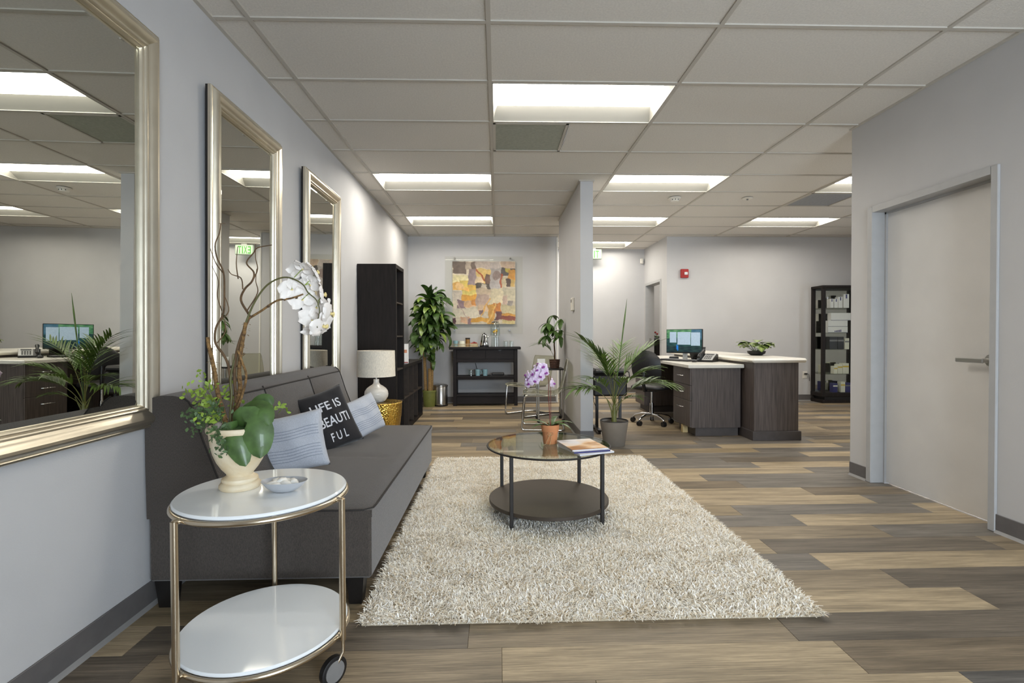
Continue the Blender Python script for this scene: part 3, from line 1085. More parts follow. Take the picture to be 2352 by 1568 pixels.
def lettering_on(body, fn, width, height, mat, parent, name='letter', cuts=0.02):
    """letters fill 0..1 x 0..1, mapped by fn(u,v)"""
    me = text_mesh(body, 1.0)
    bm = bmesh.new()
    bm.from_mesh(me)
    xs = [v.co.x for v in bm.verts]
    ys = [v.co.y for v in bm.verts]
    x0, x1, y0, y1 = min(xs), max(xs), min(ys), max(ys)
    for v in bm.verts:
        v.co.x = (v.co.x - x0) / (x1 - x0) * width
        v.co.y = (v.co.y - y0) / (y1 - y0) * height
    for _ in range(3):
        lg = [e for e in bm.edges if e.calc_length() > cuts]
        if lg:
            bmesh.ops.subdivide_edges(bm, edges=lg, cuts=1)
            bmesh.ops.triangulate(bm, faces=bm.faces)
    for v in bm.verts:
        v.co = Vector(fn(v.co.x, v.co.y))
    seen = set()
    for f0 in bm.faces:
        if f0 in seen:
            continue
        st_, isl = [f0], []
        seen.add(f0)
        while st_:
            f = st_.pop()
            isl.append(f)
            for e in f.edges:
                for g in e.link_faces:
                    if g not in seen:
                        seen.add(g)
                        st_.append(g)
        ids, vs, fs = {}, [], []
        for f in isl:
            for v in f.verts:
                if v not in ids:
                    ids[v] = len(vs)
                    vs.append(tuple(v.co))
            fs.append(tuple(ids[v] for v in f.verts))
        MB().add(vs, fs).build(name, mat, parent, 0, fix=False)
    bm.free()
    bpy.data.meshes.remove(me)


for body, va, vb, ua, ub in (('LIFE IS', 0.28, 0.58, -0.62, 0.62), ('BEAUTI', -0.24, 0.07, -0.52, 0.72), ('F U L', -0.76, -0.47, -0.28, 0.40)):
    def place(x, y, ua=ua, va=va):
        return s2(ua + x, va + y, 1, 0.0025)
    lettering_on(body, place, ub - ua, vb - va, m_print, p2, cuts=0.09)

# ------------------------------------------------------------------ round side table with casters
TC = (-0.785, 1.70)
tr = thing('side_table', 'round two-tier white glass side table with nickel legs on casters', 'side table', (TC[0], TC[1], 0))
for nm, z in (('top_glass', 0.603), ('lower_glass', 0.152)):
    g = MB().lathe([(0, 0), (0.258, 0), (0.262, 0.004), (0.262, 0.008), (0.258, 0.012), (0, 0.012)], 72, (0, 0, z))
    g.build(nm, m_wglass, tr, 30)
    MB().tube([(0.262 * math.cos(R(a)), 0.262 * math.sin(R(a)), z - 0.009) for a in range(0, 360, 5)], 0.0088, 10, True).build('support_ring', m_nickel, tr, 60)
for az in (-121, -12, 108):
    ca, sa = math.cos(R(az)), math.sin(R(az))
    x, y = 0.282 * ca, 0.282 * sa
    lg = MB().tube([(x, y, 0.135), (x, y, 0.597)], 0.0105, 14)
    leg = lg.build('leg', m_nickel, tr, 50)
    for z in (0.594, 0.143):
        MB().tube([(0.258 * ca, 0.258 * sa, z), (0.286 * ca, 0.286 * sa, z)], 0.0085, 10).build('bracket', m_nickel, leg, 50)
    MB().tube([(x, y, 0.14), (x, y, 0.095), (x - 0.010, y - 0.012, 0.075), (x - 0.024, y - 0.022, 0.045)], 0.006, 10).build('caster_stem', m_nickel, leg, 50)
    cx, cy_ = x - 0.024, y - 0.012
    # wheel axis lies across the stem
    wh = MB()
    ax = Vector((0.80, -0.60, 0)).normalized()
    c0 = Vector((x - 0.026, y - 0.020, 0.046))
    wh.tube([c0 - ax * 0.011, c0 - ax * 0.009, c0 + ax * 0.009, c0 + ax * 0.011], [0.041, 0.0455, 0.0455, 0.041], 28)
    whl = wh.build('caster_wheel', m_blkpl, leg, 30)
    MB().tube([c0 - ax * 0.0125, c0 + ax * 0.0125], 0.034, 24).build('hub', m_gray, whl, 30)

# bowl with white wax shells
bw = thing('leaf_bowl', 'small grey leaf shaped dish beside the urn', 'bowl', (-0.712, 1.672, 0.6155))


def bowl_fn(u, v):
    # v 0 centre bottom..1 rim outer, folding back inside past 1
    a = 2 * math.pi * u
    rr = 0.058 + 0.010 * math.cos(2 * a) + 0.012 * max(0, math.cos(a)) ** 6
    if v <= 0.5:
        t = v / 0.5
        r = rr * (0.36 + 0.64 * t ** 0.9) if t > 0 else rr * 0.36
        z = 0.036 * t ** 1.5
    else:
        t = (1 - v) / 0.5
        r = rr * 0.965 * (0.30 + 0.70 * t ** 0.9) * (t > 0) + 0.002
        z = 0.005 + 0.030 * t ** 1.5
    return (r * math.cos(a), r * math.sin(a), z)


bb = MB().grid(bowl_fn, 48, 20)
bb.add([(0.024 * math.cos(R(a)), 0.021 * math.sin(R(a)), 0.0) for a in range(0, 360, 15)], [tuple(range(24))])
bb.build('bowl_body', m_bowl, bw, 50, fix=False)
for i, (x, y, z, r) in enumerate([(-0.032, -0.012, 0.026, 0.017), (-0.008, -0.022, 0.025, 0.016), (0.014, -0.008, 0.027, 0.018), (-0.018, 0.016, 0.027, 0.017), (0.008, 0.020, 0.026, 0.016), (0.036, 0.004, 0.029, 0.015), (-0.002, 0.002, 0.034, 0.016), (0.024, 0.018, 0.029, 0.013)]):
    o = MB().ell((0, 0, 0), r * 1.25, r * 0.95, r * 0.55, 12, 8)
    for k in range(len(o.v)):
        q = o.v[k]
        f = 1 + 0.14 * math.sin(q[0] * 260 + i * 2) * math.cos(q[1] * 230 + i)
        o.v[k] = (q[0] * f, q[1] * f, q[2] * f)
    ob = o.build('wax_melt', m_pebble, None, 60, loc=(-0.712 + x, 1.672 + y, 0.6155 + z), rot=(rnd.uniform(-0.3, 0.3), rnd.uniform(-0.3, 0.3), rnd.uniform(0, 6)))
    tag(ob, ['white wax lump at the left rim of the grey leaf dish', 'white wax lump at the front left of the grey leaf dish', 'large white wax lump at the front of the grey leaf dish', 'white wax lump at the back left of the grey leaf dish', 'white wax lump at the back of the grey leaf dish', 'white wax lump in the pointed right end of the grey leaf dish', 'white wax lump on top, in the middle of the grey leaf dish', 'smallest white wax lump at the back right of the grey leaf dish'][i], 'wax lump', 'white wax lumps in the dish')

# ------------------------------------------------------------------ orchid arrangement in urn
ar = thing('orchid_arrangement', 'cream urn of white orchids, twisted branches and ferns on the side table', 'flower arrangement', (-0.875, 1.72, 0.6155))
MB().lathe([(0, 0), (0.060, 0), (0.064, 0.006), (0.064, 0.014), (0.059, 0.021), (0.054, 0.023), (0.057, 0.029), (0.055, 0.036), (0.046, 0.041), (0.040, 0.046), (0.043, 0.053), (0.056, 0.069),
            (0.070, 0.092), (0.081, 0.120), (0.088, 0.150), (0.0915, 0.178), (0.0925, 0.190), (0.0985, 0.193), (0.1005, 0.199), (0.1005, 0.206), (0.097, 0.211), (0.088, 0.211), (0.085, 0.196), (0, 0.192)], 56).build('urn', m_urn, ar, 40)
MB().ell((0, 0, 0.194), 0.083, 0.083, 0.022, 20, 8).build('moss_bed', m_fernd, ar, 60)


def twig(name, pts2, r0, r1, mat, parent, ys=0.0, yv=0.012, n=7, ph=0.0):
    P0 = [(x, ys + yv * math.sin(i * 1.1 + ph), z) for i, (x, z) in enumerate(pts2)]
    # smooth by Catmull-Rom
    Q = []
    for i in range(len(P0) - 1):
        a, b, c, d_ = (Vector(P0[max(i - 1, 0)]), Vector(P0[i]), Vector(P0[i + 1]), Vector(P0[min(i + 2, len(P0) - 1)]))
        for k in range(5):
            t = k / 5
            Q.append(0.5 * ((2 * b) + (c - a) * t + (2 * a - 5 * b + 4 * c - d_) * t * t + (3 * b - a - 3 * c + d_) * t ** 3))
    Q.append(Vector(P0[-1]))
    m = len(Q)
    rr = [r0 + (r1 - r0) * i / (m - 1) for i in range(m)]
    return MB().tube(Q, rr, n).build(name, mat, parent, 60)


low = lambda L: [(L[0][0] * 0.6, 0.19)] + L
b1 = twig('branch', low([(-0.032, 0.232), (-0.031, 0.314), (-0.033, 0.408), (-0.045, 0.452), (-0.072, 0.49), (-0.077, 0.541), (-0.056, 0.591), (-0.049, 0.666), (-0.045, 0.729), (-0.063, 0.779), (-0.071, 0.823), (-0.064, 0.86), (-0.061, 0.895)]), 0.0052, 0.0016, m_bark, ar)
twig('twig', [(-0.059, 0.566), (-0.037, 0.6), (-0.051, 0.654)], 0.0022, 0.0011, m_bark, b1)
twig('twig', [(-0.046, 0.723), (-0.078, 0.76), (-0.096, 0.81)], 0.0022, 0.0011, m_bark, b1)
twig('twig', [(-0.071, 0.49), (-0.05, 0.528), (-0.051, 0.572)], 0.0022, 0.0011, m_bark, b1)
twig('twig', [(-0.055, 0.60), (-0.075, 0.65), (-0.07, 0.70), (-0.085, 0.75)], 0.0018, 0.001, m_bark, b1)
twig('twig', [(-0.061, 0.893), (-0.045, 0.895)], 0.001, 0.0007, m_bark, b1)
b2 = twig('branch', low([(-0.019, 0.231), (-0.022, 0.314), (-0.019, 0.389), (-0.004, 0.465), (0.015, 0.528), (0.028, 0.572), (0.025, 0.566 + 0.02), (0.001, 0.635), (0.02, 0.672), (0.048, 0.698), (0.051, 0.729), (0.021, 0.763), (0.043, 0.798), (0.061, 0.814), (0.114, 0.821)]), 0.0062, 0.0016, m_bark, ar, ys=0.01)
twig('twig', [(0.03, 0.60), (0.06, 0.66), (0.055, 0.70), (0.064, 0.74)], 0.0022, 0.001, m_bark, b2)
twig('twig', [(0.016, 0.672), (0.005, 0.71), (-0.026, 0.723), (-0.031, 0.738)], 0.0022, 0.0011, m_bark, b2)
twig('twig', [(0.051, 0.704), (0.061, 0.741), (0.055, 0.779), (0.061, 0.823)], 0.0022, 0.0011, m_bark, b2)
twig('twig', [(0.001, 0.707), (-0.01, 0.76), (-0.004, 0.817)], 0.0022, 0.0011, m_bark, b2)
b3 = twig('branch', [(0.028, 0.572), (0.072, 0.6), (0.122, 0.633), (0.171, 0.641), (0.215, 0.655)], 0.0042, 0.0026, m_moss, ar, ys=0.01, yv=0.004)
for x, z in ((0.095, 0.615), (0.15, 0.638), (0.19, 0.645)):
    MB().ell((x, 0.012, z), 0.005, 0.005, 0.0052, 8, 6).build('node', m_bark, b3, 60)
twig('branch', low([(-0.013, 0.238), (0.013, 0.307), (0.035, 0.376), (0.029, 0.421), (0.011, 0.465)]), 0.005, 0.0035, m_moss, ar, ys=-0.02)
for L, k in ((low([(-0.053, 0.257), (-0.068, 0.314), (-0.076, 0.409), (-0.085, 0.478), (-0.091, 0.509)]), 0), (low([(-0.026, 0.238), (-0.006, 0.326), (-0.002, 0.396), (0.011, 0.471), (0.025, 0.559)]), 1)):
    ms = twig('mossy_stick', L, 0.0085, 0.006, m_moss, ar, ys=-0.012 + 0.02 * k)
    fl = MB()
    for i in range(70):
        t = rnd.random()
        q = t * (len(L) - 1)
        i0 = min(int(q), len(L) - 2)
        f = q - i0
        x = L[i0][0] * (1 - f) + L[i0 + 1][0] * f
        z = L[i0][1] * (1 - f) + L[i0 + 1][1] * f
        a = rnd.uniform(0, 6.28)
        fl.leaf((x + 0.006 * math.cos(a), -0.012 + 0.02 * k + 0.006 * math.sin(a), z), a, rnd.uniform(-0.4, 1.0), rnd.uniform(0.008, 0.018), 0.0035, 0.6, 2)
    o = fl.build('bark_flakes', m_moss, ms, 0, fix=False)
    o['kind'] = 'stuff'
STEM = [(-0.032, 0.19), (-0.030, 0.26), (-0.025, 0.314), (-0.027, 0.377), (-0.004, 0.465), (0.028, 0.566), (0.059, 0.635), (0.097, 0.685), (0.141, 0.709), (0.178, 0.709), (0.216, 0.688), (0.234, 0.66), (0.262, 0.634), (0.272, 0.596), (0.263, 0.559), (0.264, 0.54)]
fs_ = twig('flower_stem', STEM, 0.0042, 0.0016, m_stem, ar, ys=0.0, yv=0.0)


def petal_mesh(name, L, W, cup, mat, shape=0.8):
    mb = MB()
    n, m_ = 7, 4
    def fn(i, j):
        t = i
        s = j * 2 - 1
        w = W * (math.sin(math.pi * min(1, 0.08 + 0.92 * t ** shape)) ** 0.6 if t < 1 else 0.02)
        x = L * t
        return (x, s * w, cup * (s * s * 0.5 + t * t) * L * 0.5 + 0.003 * math.sin(t * 9 + s * 3))
    mb.grid(fn, n, m_)
    return mb.mesh(name, mat, 60, False)


pw_side = petal_mesh('petal', 0.050, 0.031, -0.35, m_petalw, 0.7)
pw_sep = petal_mesh('petal', 0.049, 0.018, -0.3, m_petalw, 0.9)
lipw = MB().ell((0, 0, 0.006), 0.007, 0.005, 0.009, 10, 6).ell((0.008, 0, 0.011), 0.007, 0.009, 0.004, 10, 6).mesh('lip', m_lip, 60)
pp_side = petal_mesh('petal', 0.038, 0.024, -0.3, m_petalp, 0.7)
pp_sep = petal_mesh('petal', 0.038, 0.013, -0.3, m_petalp, 0.9)
lipp = MB().ell((0, 0, 0.006), 0.007, 0.006, 0.010, 10, 6).ell((0.008, 0, 0.011), 0.009, 0.008, 0.004, 10, 6).mesh('lip', m_lipp, 60)


def blossom(parent, loc, face, spin, meshes, scale=1.0):
    """five petals and a lip; face = direction the bloom looks"""
    side, sep, lip = meshes
    q = Vector(face).to_track_quat('Z', 'Y')
    e = bpy.data.objects.new('blossom', lip)
    C.objects.link(e)
    e.parent = parent
    e.location = loc
    e.rotation_mode = 'QUATERNION'
    e.rotation_quaternion = q @ Matrix.Rotation(spin, 4, 'Z').to_quaternion()
    e.scale = (scale,) * 3
    for a, me, tz in ((90, sep, 0), (210, sep, 0), (330, sep, 0), (12, side, 0.002), (168, side, 0.002)):
        p = link('petal', me, e, (0.002 * math.cos(R(a)), 0.002 * math.sin(R(a)), tz), (0, 0, R(a)))
    return e


FL = [(0.204, 0.742, 0.03), (0.245, 0.730, 0.045), (0.172, 0.672, 0.02), (0.226, 0.690, 0.04), (0.204, 0.638, 0.03), (0.268, 0.655, 0.04), (0.246, 0.612, 0.045), (0.296, 0.590, 0.03), (0.236, 0.566, 0.035), (0.276, 0.548, 0.02), (0.244, 0.525, 0.03)]
FD = [(0.1, 0.7, 0.9), (0.8, 0.4, 0.5), (-0.5, 0.8, 0.2), (0.3, 0.9, 0.3), (-0.2, 0.9, -0.1), (0.9, 0.4, 0.1), (0.2, 1, -0.1), (0.9, 0.1, -0.1), (-0.4, 0.6, -0.4), (0.7, -0.3, -0.4), (0.1, 0.5, -0.8)]
for i, ((x, z, y), d_) in enumerate(zip(FL, FD)):
    bl = blossom(ar, (x, y, z), d_, rnd.uniform(-0.4, 0.4), (pw_side, pw_sep, lipw), rnd.uniform(0.88, 1.05))
    k = min(range(len(STEM)), key=lambda q: (STEM[q][0] - x) ** 2 + (STEM[q][1] - z) ** 2)
    twig('pedicel', [(STEM[k][0], STEM[k][1]), ((STEM[k][0] + x) / 2, (STEM[k][1] + z) / 2 + 0.004), (x, z)], 0.0014, 0.0012, m_fern, fs_, ys=y * 0.5, yv=y * 0.5)


def bigleaf(parent, pts, W, mat, nm='orchid_leaf', tilt=0.0):
    """broad leaf along a 3-D midrib"""
    P_ = [Vector(p) for p in pts]
    Q = []
    for i in range(len(P_) - 1):
        a, b, c, d_ = P_[max(i - 1, 0)], P_[i], P_[i + 1], P_[min(i + 2, len(P_) - 1)]
        for k in range(5):
            t = k / 5
            Q.append(0.5 * ((2 * b) + (c - a) * t + (2 * a - 5 * b + 4 * c - d_) * t * t + (3 * b - a - 3 * c + d_) * t ** 3))
    Q.append(P_[-1])
    mb = MB()
    m = len(Q)
    view = Vector((0.35, -1, 0.15 + tilt)).normalized()
    for i, q in enumerate(Q):
        t = i / (m - 1)
        tn = (Q[min(i + 1, m - 1)] - Q[max(i - 1, 0)]).normalized()
        sd = tn.cross(view).normalized()
        nr = sd.cross(tn)
        w = W * max(0.02, math.sin(math.pi * min(1, 0.12 + 0.88 * t ** 1.15)) ** 0.62) if i < m - 1 else 0.001
        for s in (-1, -0.5, 0, 0.5, 1):
            mb.v.append(tuple(q + sd * (s * w) - nr * ((abs(s) * 0.55 + abs(s) ** 2.5 * 0.3) * w * 0.42)))
    for i in range(m - 1):
        for k in range(4):
            mb.f.append((i * 5 + k, i * 5 + k + 1, (i + 1) * 5 + k + 1, (i + 1) * 5 + k))
    return mb.build(nm, mat, parent, 60, fix=False)


bigleaf(ar, [(0.015, -0.01, 0.205), (0.05, -0.03, 0.262), (0.098, -0.05, 0.266), (0.126, -0.06, 0.220)], 0.042, m_orchl, tilt=0.5)
bigleaf(ar, [(0.015, -0.02, 0.20), (0.055, -0.07, 0.235), (0.098, -0.085, 0.195), (0.108, -0.085, 0.118)], 0.056, m_orchl)
bigleaf(ar, [(0.005, -0.03, 0.20), (0.022, -0.085, 0.205), (0.045, -0.10, 0.16), (0.068, -0.098, 0.096)], 0.042, m_orchl)
bigleaf(ar, [(0.0, 0.03, 0.20), (0.03, 0.06, 0.27), (0.06, 0.07, 0.285), (0.075, 0.07, 0.265)], 0.026, m_orchl)


def fern(parent, base, tip, mat, n=14, s=0.0085, sag=0.02, stemmat=None):
    base, tip = Vector(base), Vector(tip)
    mb = MB()
    ax = tip - base
    pts = [base + ax * t + Vector((0, 0, sag * math.sin(math.pi * t))) for t in [i / 8 for i in range(9)]]
    mb.tube(pts, 0.0007, 4)
    for i in range(n):
        t = 0.25 + 0.75 * rnd.random()
        p = base + ax * t + Vector((0, 0, sag * math.sin(math.pi * t)))
        p += Vector((rnd.gauss(0, 0.013), rnd.gauss(0, 0.013), rnd.gauss(0, 0.012)))
        nrm = Vector((rnd.gauss(0, 0.6), -1, rnd.gauss(0.4, 0.6))).normalized()
        a0 = rnd.uniform(0, 6.28)
        u = nrm.orthogonal().normalized()
        v = nrm.cross(u)
        r = s * rnd.uniform(0.7, 1.25)
        K = 7
        ring = [p + (u * math.cos(a0 + q * 0.42) + v * math.sin(a0 + q * 0.42)) * r * (1 + 0.12 * (q % 2)) for q in range(K)]
        mb.add([p] + ring, [(0, q + 1, q + 2) for q in range(K - 1)])
    o = mb.build('fern_frond', mat, parent, 0, fix=False)
    return o


for b_, t_ in (((-0.04, -0.01, 0.21), (-0.155, -0.03, 0.33)), ((-0.04, -0.02, 0.21), (-0.12, -0.03, 0.39)), ((-0.05, -0.03, 0.21), (-0.09, -0.06, 0.345)), ((-0.05, -0.02, 0.21), (-0.13, 0.0, 0.30)), ((-0.02, 0.03, 0.21), (-0.06, 0.05, 0.34)),
               ((0.05, 0.0, 0.21), (0.15, 0.03, 0.265)), ((-0.03, -0.05, 0.205), (-0.07, -0.09, 0.25))):
    fern(ar, b_, t_, m_fern, 26)
for b_, t_ in (((-0.05, -0.02, 0.205), (-0.15, -0.03, 0.25)), ((-0.05, -0.03, 0.205), (-0.14, -0.04, 0.20)), ((-0.05, -0.05, 0.205), (-0.11, -0.09, 0.275)), ((-0.02, -0.07, 0.205), (0.0, -0.115, 0.145)), ((0.0, -0.07, 0.21), (-0.03, -0.11, 0.19)),
               ((-0.03, -0.05, 0.21), (-0.05, -0.08, 0.29)), ((0.03, 0.03, 0.21), (0.05, 0.09, 0.26))):
    fern(ar, b_, t_, m_fernd, 44, 0.0075)
MB().ell((-0.03, -0.075, 0.222), 0.013, 0.013, 0.014, 14, 10).build('river_stone', M('river_stone', (130, 122, 112), 0.8, var=0.1, vscale=80), ar, 60)

# ------------------------------------------------------------------ coffee table
ct = thing('coffee_table', 'round glass topped coffee table with dark metal legs on the rug', 'coffee table', (0.318, 3.125, 0), R(5.5))
MB().lathe([(0, 0), (0.376, 0), (0.378, 0.002), (0.378, 0.006), (0.376, 0.008), (0, 0.008)], 80, (0, 0, 0.438)).build('glass_top', m_ctglass, ct, 30)
MB().tube([(0.381 * math.cos(R(a)), 0.381 * math.sin(R(a)), 0.437) for a in range(0, 360, 4)], 0.006, 8, True).build('top_rim', m_dkmetal, ct, 60)
MB().lathe([(0, 0), (0.370, 0), (0.372, 0.002), (0.372, 0.020), (0.370, 0.022), (0, 0.022)], 80, (0, 0, 0.092)).build('lower_shelf', m_shelfmet, ct, 30)
for sx in (-1, 1):
    for sy in (-1, 1):
        x, y = 0.267 * sx, 0.262 * sy
        lg = B(x - 0.0105, x + 0.0105, y - 0.0105, y + 0.0105, 0.014, 0.437, 0.002).build('leg', m_dkmetal, ct, 0)
        B(min(x, x * 0.88), max(x, x * 0.88), y - 0.008 if sy > 0 else y + 0.0, y if sy > 0 else y + 0.008, 0.076, 0.092).build('shelf_bracket', m_dkmetal, lg, 0)

# magazines
def magazine(loc, rz, w, h, th, cover, spine, label, face=False):
    t = thing('magazine', label, 'magazine', loc, rz, 'magazines on the coffee table')
    B(-w / 2 + 0.002, w / 2 - 0.003, -h / 2 + 0.002, h / 2 - 0.002, 0.0008, th - 0.0008).build('pages', m_paper, t, 0)
    c = MB()
    c.box(-w / 2, w / 2, -h / 2, h / 2, th - 0.0008, th)
    c.box(-w / 2, w / 2, -h / 2, h / 2, 0, 0.0008)
    c.build('cover', cover, t, 0)
    B(-w / 2, -w / 2 + 0.0015, -h / 2, h / 2, 0, th).build('spine', spine, t, 0)
    return t


def cover_art():
    t = NT('magazine_cover')
    tc = t.n('ShaderNodeTexCoord')
    mp = t.n('ShaderNodeMapping')
    mp.inputs['Scale'].default_value = (5.5, 3.4, 1)
    t.l(tc.outputs['Object'], mp.inputs[0])
    no = t.n('ShaderNodeTexNoise')
    no.inputs['Scale'].default_value = 1.6
    no.inputs['Detail'].default_value = 3
    t.l(mp.outputs[0], no.inputs['Vector'])
    cr = t.n('ShaderNodeValToRGB')
    e = cr.color_ramp.elements
    e[0].position, e[0].color = 0.36, lin((238, 236, 238))
    e[1].position, e[1].color = 0.66, lin((176, 118, 58))
    e2 = e.new(0.45)
    e2.color = lin((238, 222, 206))
    e3 = e.new(0.54)
    e3.color = lin((232, 190, 140))
    sp = t.n('ShaderNodeSeparateXYZ')
    t.l(tc.outputs['Object'], sp.inputs[0])
    ma = t.n('ShaderNodeMath', operation='MULTIPLY_ADD')
    t.l(sp.outputs['X'], ma.inputs[0])
    ma.inputs[1].default_value = -1.3
    t.l(no.outputs['Fac'], ma.inputs[2])
    t.l(ma.outputs[0], cr.inputs[0])
    t.l(cr.outputs[0], t.b.inputs['Base Color'])
    t.b.inputs['Roughness'].default_value = 0.25
    return t.m


m_cover = cover_art()
m_covw = M('white_cover', (226, 226, 230), 0.3, var=0.02, vscale=10)
MZ = 0.4465
magazine((0.520, 2.955, MZ), R(20) - R(90) + R(180), 0.275, 0.225, 0.009, m_covw, m_covw, 'bottom white magazine of the stack, with a corner sticking out')
magazine((0.508, 2.965, MZ + 0.0092), R(14) + R(90), 0.27, 0.225, 0.010, m_covw, m_navy, 'middle magazine of the stack with a dark spine')
magazine((0.502, 2.975, MZ + 0.0194), R(13) + R(90), 0.27, 0.222, 0.008, m_cover, m_covw, 'top magazine of the stack with a tan portrait cover')

# pink orchid in terracotta pot
po = thing('potted_orchid', 'lilac orchid in a terracotta pot tied with raffia on the coffee table', 'potted orchid', (0.330, 3.13, 0.4465))
MB().lathe([(0, 0), (0.040, 0), (0.042, 0.003), (0.049, 0.075), (0.050, 0.077), (0.054, 0.078), (0.058, 0.116), (0.057, 0.119), (0.052, 0.119), (0.050, 0.105), (0, 0.103)], 40).build('pot', m_terra, po, 40)
MB().ell((0, 0, 0.104), 0.049, 0.049, 0.008, 16, 6).build('bark_chips', m_soil, po, 60)
rf = MB()
rf.tube([(0.0465 * math.cos(R(a)), 0.0465 * math.sin(R(a)), 0.070) for a in range(0, 360, 12)], 0.0014, 5, True)
rfo = rf.build('raffia_band', m_raffia, po, 60)
for sgn in (-1, 1):
    MB().tube([(-0.005, -0.047, 0.07), (-0.005 + sgn * 0.014, -0.055, 0.078), (-0.005 + sgn * 0.02, -0.056, 0.068), (-0.005 + sgn * 0.008, -0.054, 0.058), (-0.005, -0.048, 0.07)], 0.0013, 5).build('bow_loop', m_raffia, rfo, 60)
    MB().tube([(-0.005, -0.048, 0.07), (-0.008 + sgn * 0.01, -0.052, 0.04), (-0.02 + sgn * 0.012, -0.060, 0.008), (-0.03 + sgn * 0.02, -0.07, 0.002)], 0.0012, 5).build('bow_tail', m_raffia, rfo, 60)
STP = [(0.0, 0.10), (-0.004, 0.20), (-0.010, 0.30), (-0.008, 0.38), (-0.018, 0.43), (-0.05, 0.455), (-0.09, 0.44), (-0.13, 0.40)]
tw = twig('flower_stem', STP, 0.0028, 0.0014, m_stemr, po, yv=0.004)
MB().tube([(0.006, 0.004, 0.10), (0.004, 0.006, 0.42)], 0.0018, 6).build('support_stake', m_stemr, po, 60)
for az, el, L, W, dr_ in ((5, 0.55, 0.17, 0.022, 1.1), (175, 0.55, 0.19, 0.020, 0.9), (-30, 0.5, 0.15, 0.020, 1.2), (60, 0.8, 0.14, 0.02, 1.0), (200, 0.4, 0.13, 0.02, 0.9)):
    MB().leaf((0, 0, 0.105), R(az), el, L, W, dr_, 10, 0.25, 'strap').build('leaf', m_leaf, po, 60, fix=False)
for x, y, z, d_ in ((-0.05, -0.02, 0.475, (0.1, -1, 0.3)), (-0.085, -0.015, 0.455, (-0.4, -1, 0.3)), (-0.035, -0.03, 0.44, (0.5, -1, 0)), (-0.068, -0.03, 0.425, (0, -1, -0.1)), (-0.11, -0.01, 0.43, (-0.6, -0.8, 0.2)),
                    (-0.10, -0.025, 0.395, (-0.2, -1, -0.3)), (-0.138, 0.0, 0.40, (-0.9, -0.5, 0)), (-0.135, -0.01, 0.375, (-0.5, -0.8, -0.4)), (0.018, -0.01, 0.375, (0.9, -0.4, 0.1)), (-0.07, 0.02, 0.49, (0, 0.2, 1)), (-0.15, 0.01, 0.425, (-1, -0.2, 0.3))):
    blossom(po, (x, y, z), d_, rnd.uniform(-0.6, 0.6), (pp_side, pp_sep, lipp), rnd.uniform(0.85, 1.05))

# ------------------------------------------------------------------ gold drum stool and lamp
def gold_mat():
    t = NT('hammered_brass')
    t.b.inputs['Base Color'].default_value = lin((208, 170, 82))
    t.b.inputs['Metallic'].default_value = 1
    t.b.inputs['Roughness'].default_value = 0.26
    tc = t.n('ShaderNodeTexCoord')
    vo = t.n('ShaderNodeTexVoronoi')
    vo.inputs['Scale'].default_value = 62
    t.l(tc.outputs['Object'], vo.inputs['Vector'])
    bp = t.n('ShaderNodeBump')
    bp.inputs['Strength'].default_value = 0.7
    bp.inputs['Distance'].default_value = 0.006
    t.l(vo.outputs['Distance'], bp.inputs['Height'])
    t.l(bp.outputs[0], t.b.inputs['Normal'])
    return t.m


m_hgold = gold_mat()
sl = thing('drum_stool', 'hammered gold drum stool beside the sofa', 'stool', (-1.09, 4.70, 0))
MB().lathe([(0, 0.004), (0.135, 0.0), (0.140, 0.004), (0.150, 0.10), (0.166, 0.22), (0.180, 0.32), (0.190, 0.40), (0.194, 0.46), (0.194, 0.492)], 64).build('drum_body', m_hgold, sl, 40)
MB().lathe([(0.194, 0.490), (0.1975, 0.494), (0.1975, 0.502), (0.192, 0.507), (0, 0.507)], 64).build('stool_top', m_hgold, sl, 40)

lp = thing('table_lamp', 'white ceramic table lamp with a linen drum shade on the gold stool', 'lamp', (-1.125, 4.68, 0.5075))
MB().lathe([(0, 0), (0.062, 0), (0.068, 0.004), (0.088, 0.022), (0.104, 0.05), (0.1085, 0.075), (0.104, 0.10), (0.088, 0.127), (0.062, 0.148), (0.038, 0.162), (0.028, 0.174), (0.025, 0.19), (0.026, 0.205), (0.024, 0.212), (0, 0.212)], 56).build('lamp_base', m_ceram, lp, 50)
for i in range(14):
    z = 0.016 + i * 0.0088
    pr = [(0.062, 0), (0.068, 0.004), (0.088, 0.022), (0.104, 0.05), (0.1085, 0.075), (0.104, 0.10), (0.088, 0.127), (0.062, 0.148)]
    for (r0, z0), (r1, z1) in zip(pr, pr[1:]):
        if z0 <= z <= z1:
            r = r0 + (r1 - r0) * (z - z0) / (z1 - z0)
    MB().tube([(r * math.cos(R(a)), r * math.sin(R(a)), z + 0.0025 * math.sin(R(a * 9 + i * 60))) for a in range(0, 360, 6)], 0.0014, 4, True).build('rib', m_ceram, lp, 60)
MB().tube([(0, 0, 0.21), (0, 0, 0.30)], 0.008, 10).build('lamp_neck', m_steel, lp, 50)
MB().lathe([(0.171, 0.240), (0.1735, 0.240), (0.1695, 0.478), (0.167, 0.478), (0.171, 0.240)], 64).build('lamp_shade', m_linen, lp, 60)
MB().ell((0, 0, 0.345), 0.03, 0.03, 0.045, 14, 10).build('bulb', m_white, lp, 60)
sp_ = MB()
for a in (0, 120, 240):
    sp_.tube([(0, 0, 0.30), (0.169 * math.cos(R(a)), 0.169 * math.sin(R(a)), 0.30)], 0.0018, 5)
sp_.build('shade_spider', m_steel, lp, 60)

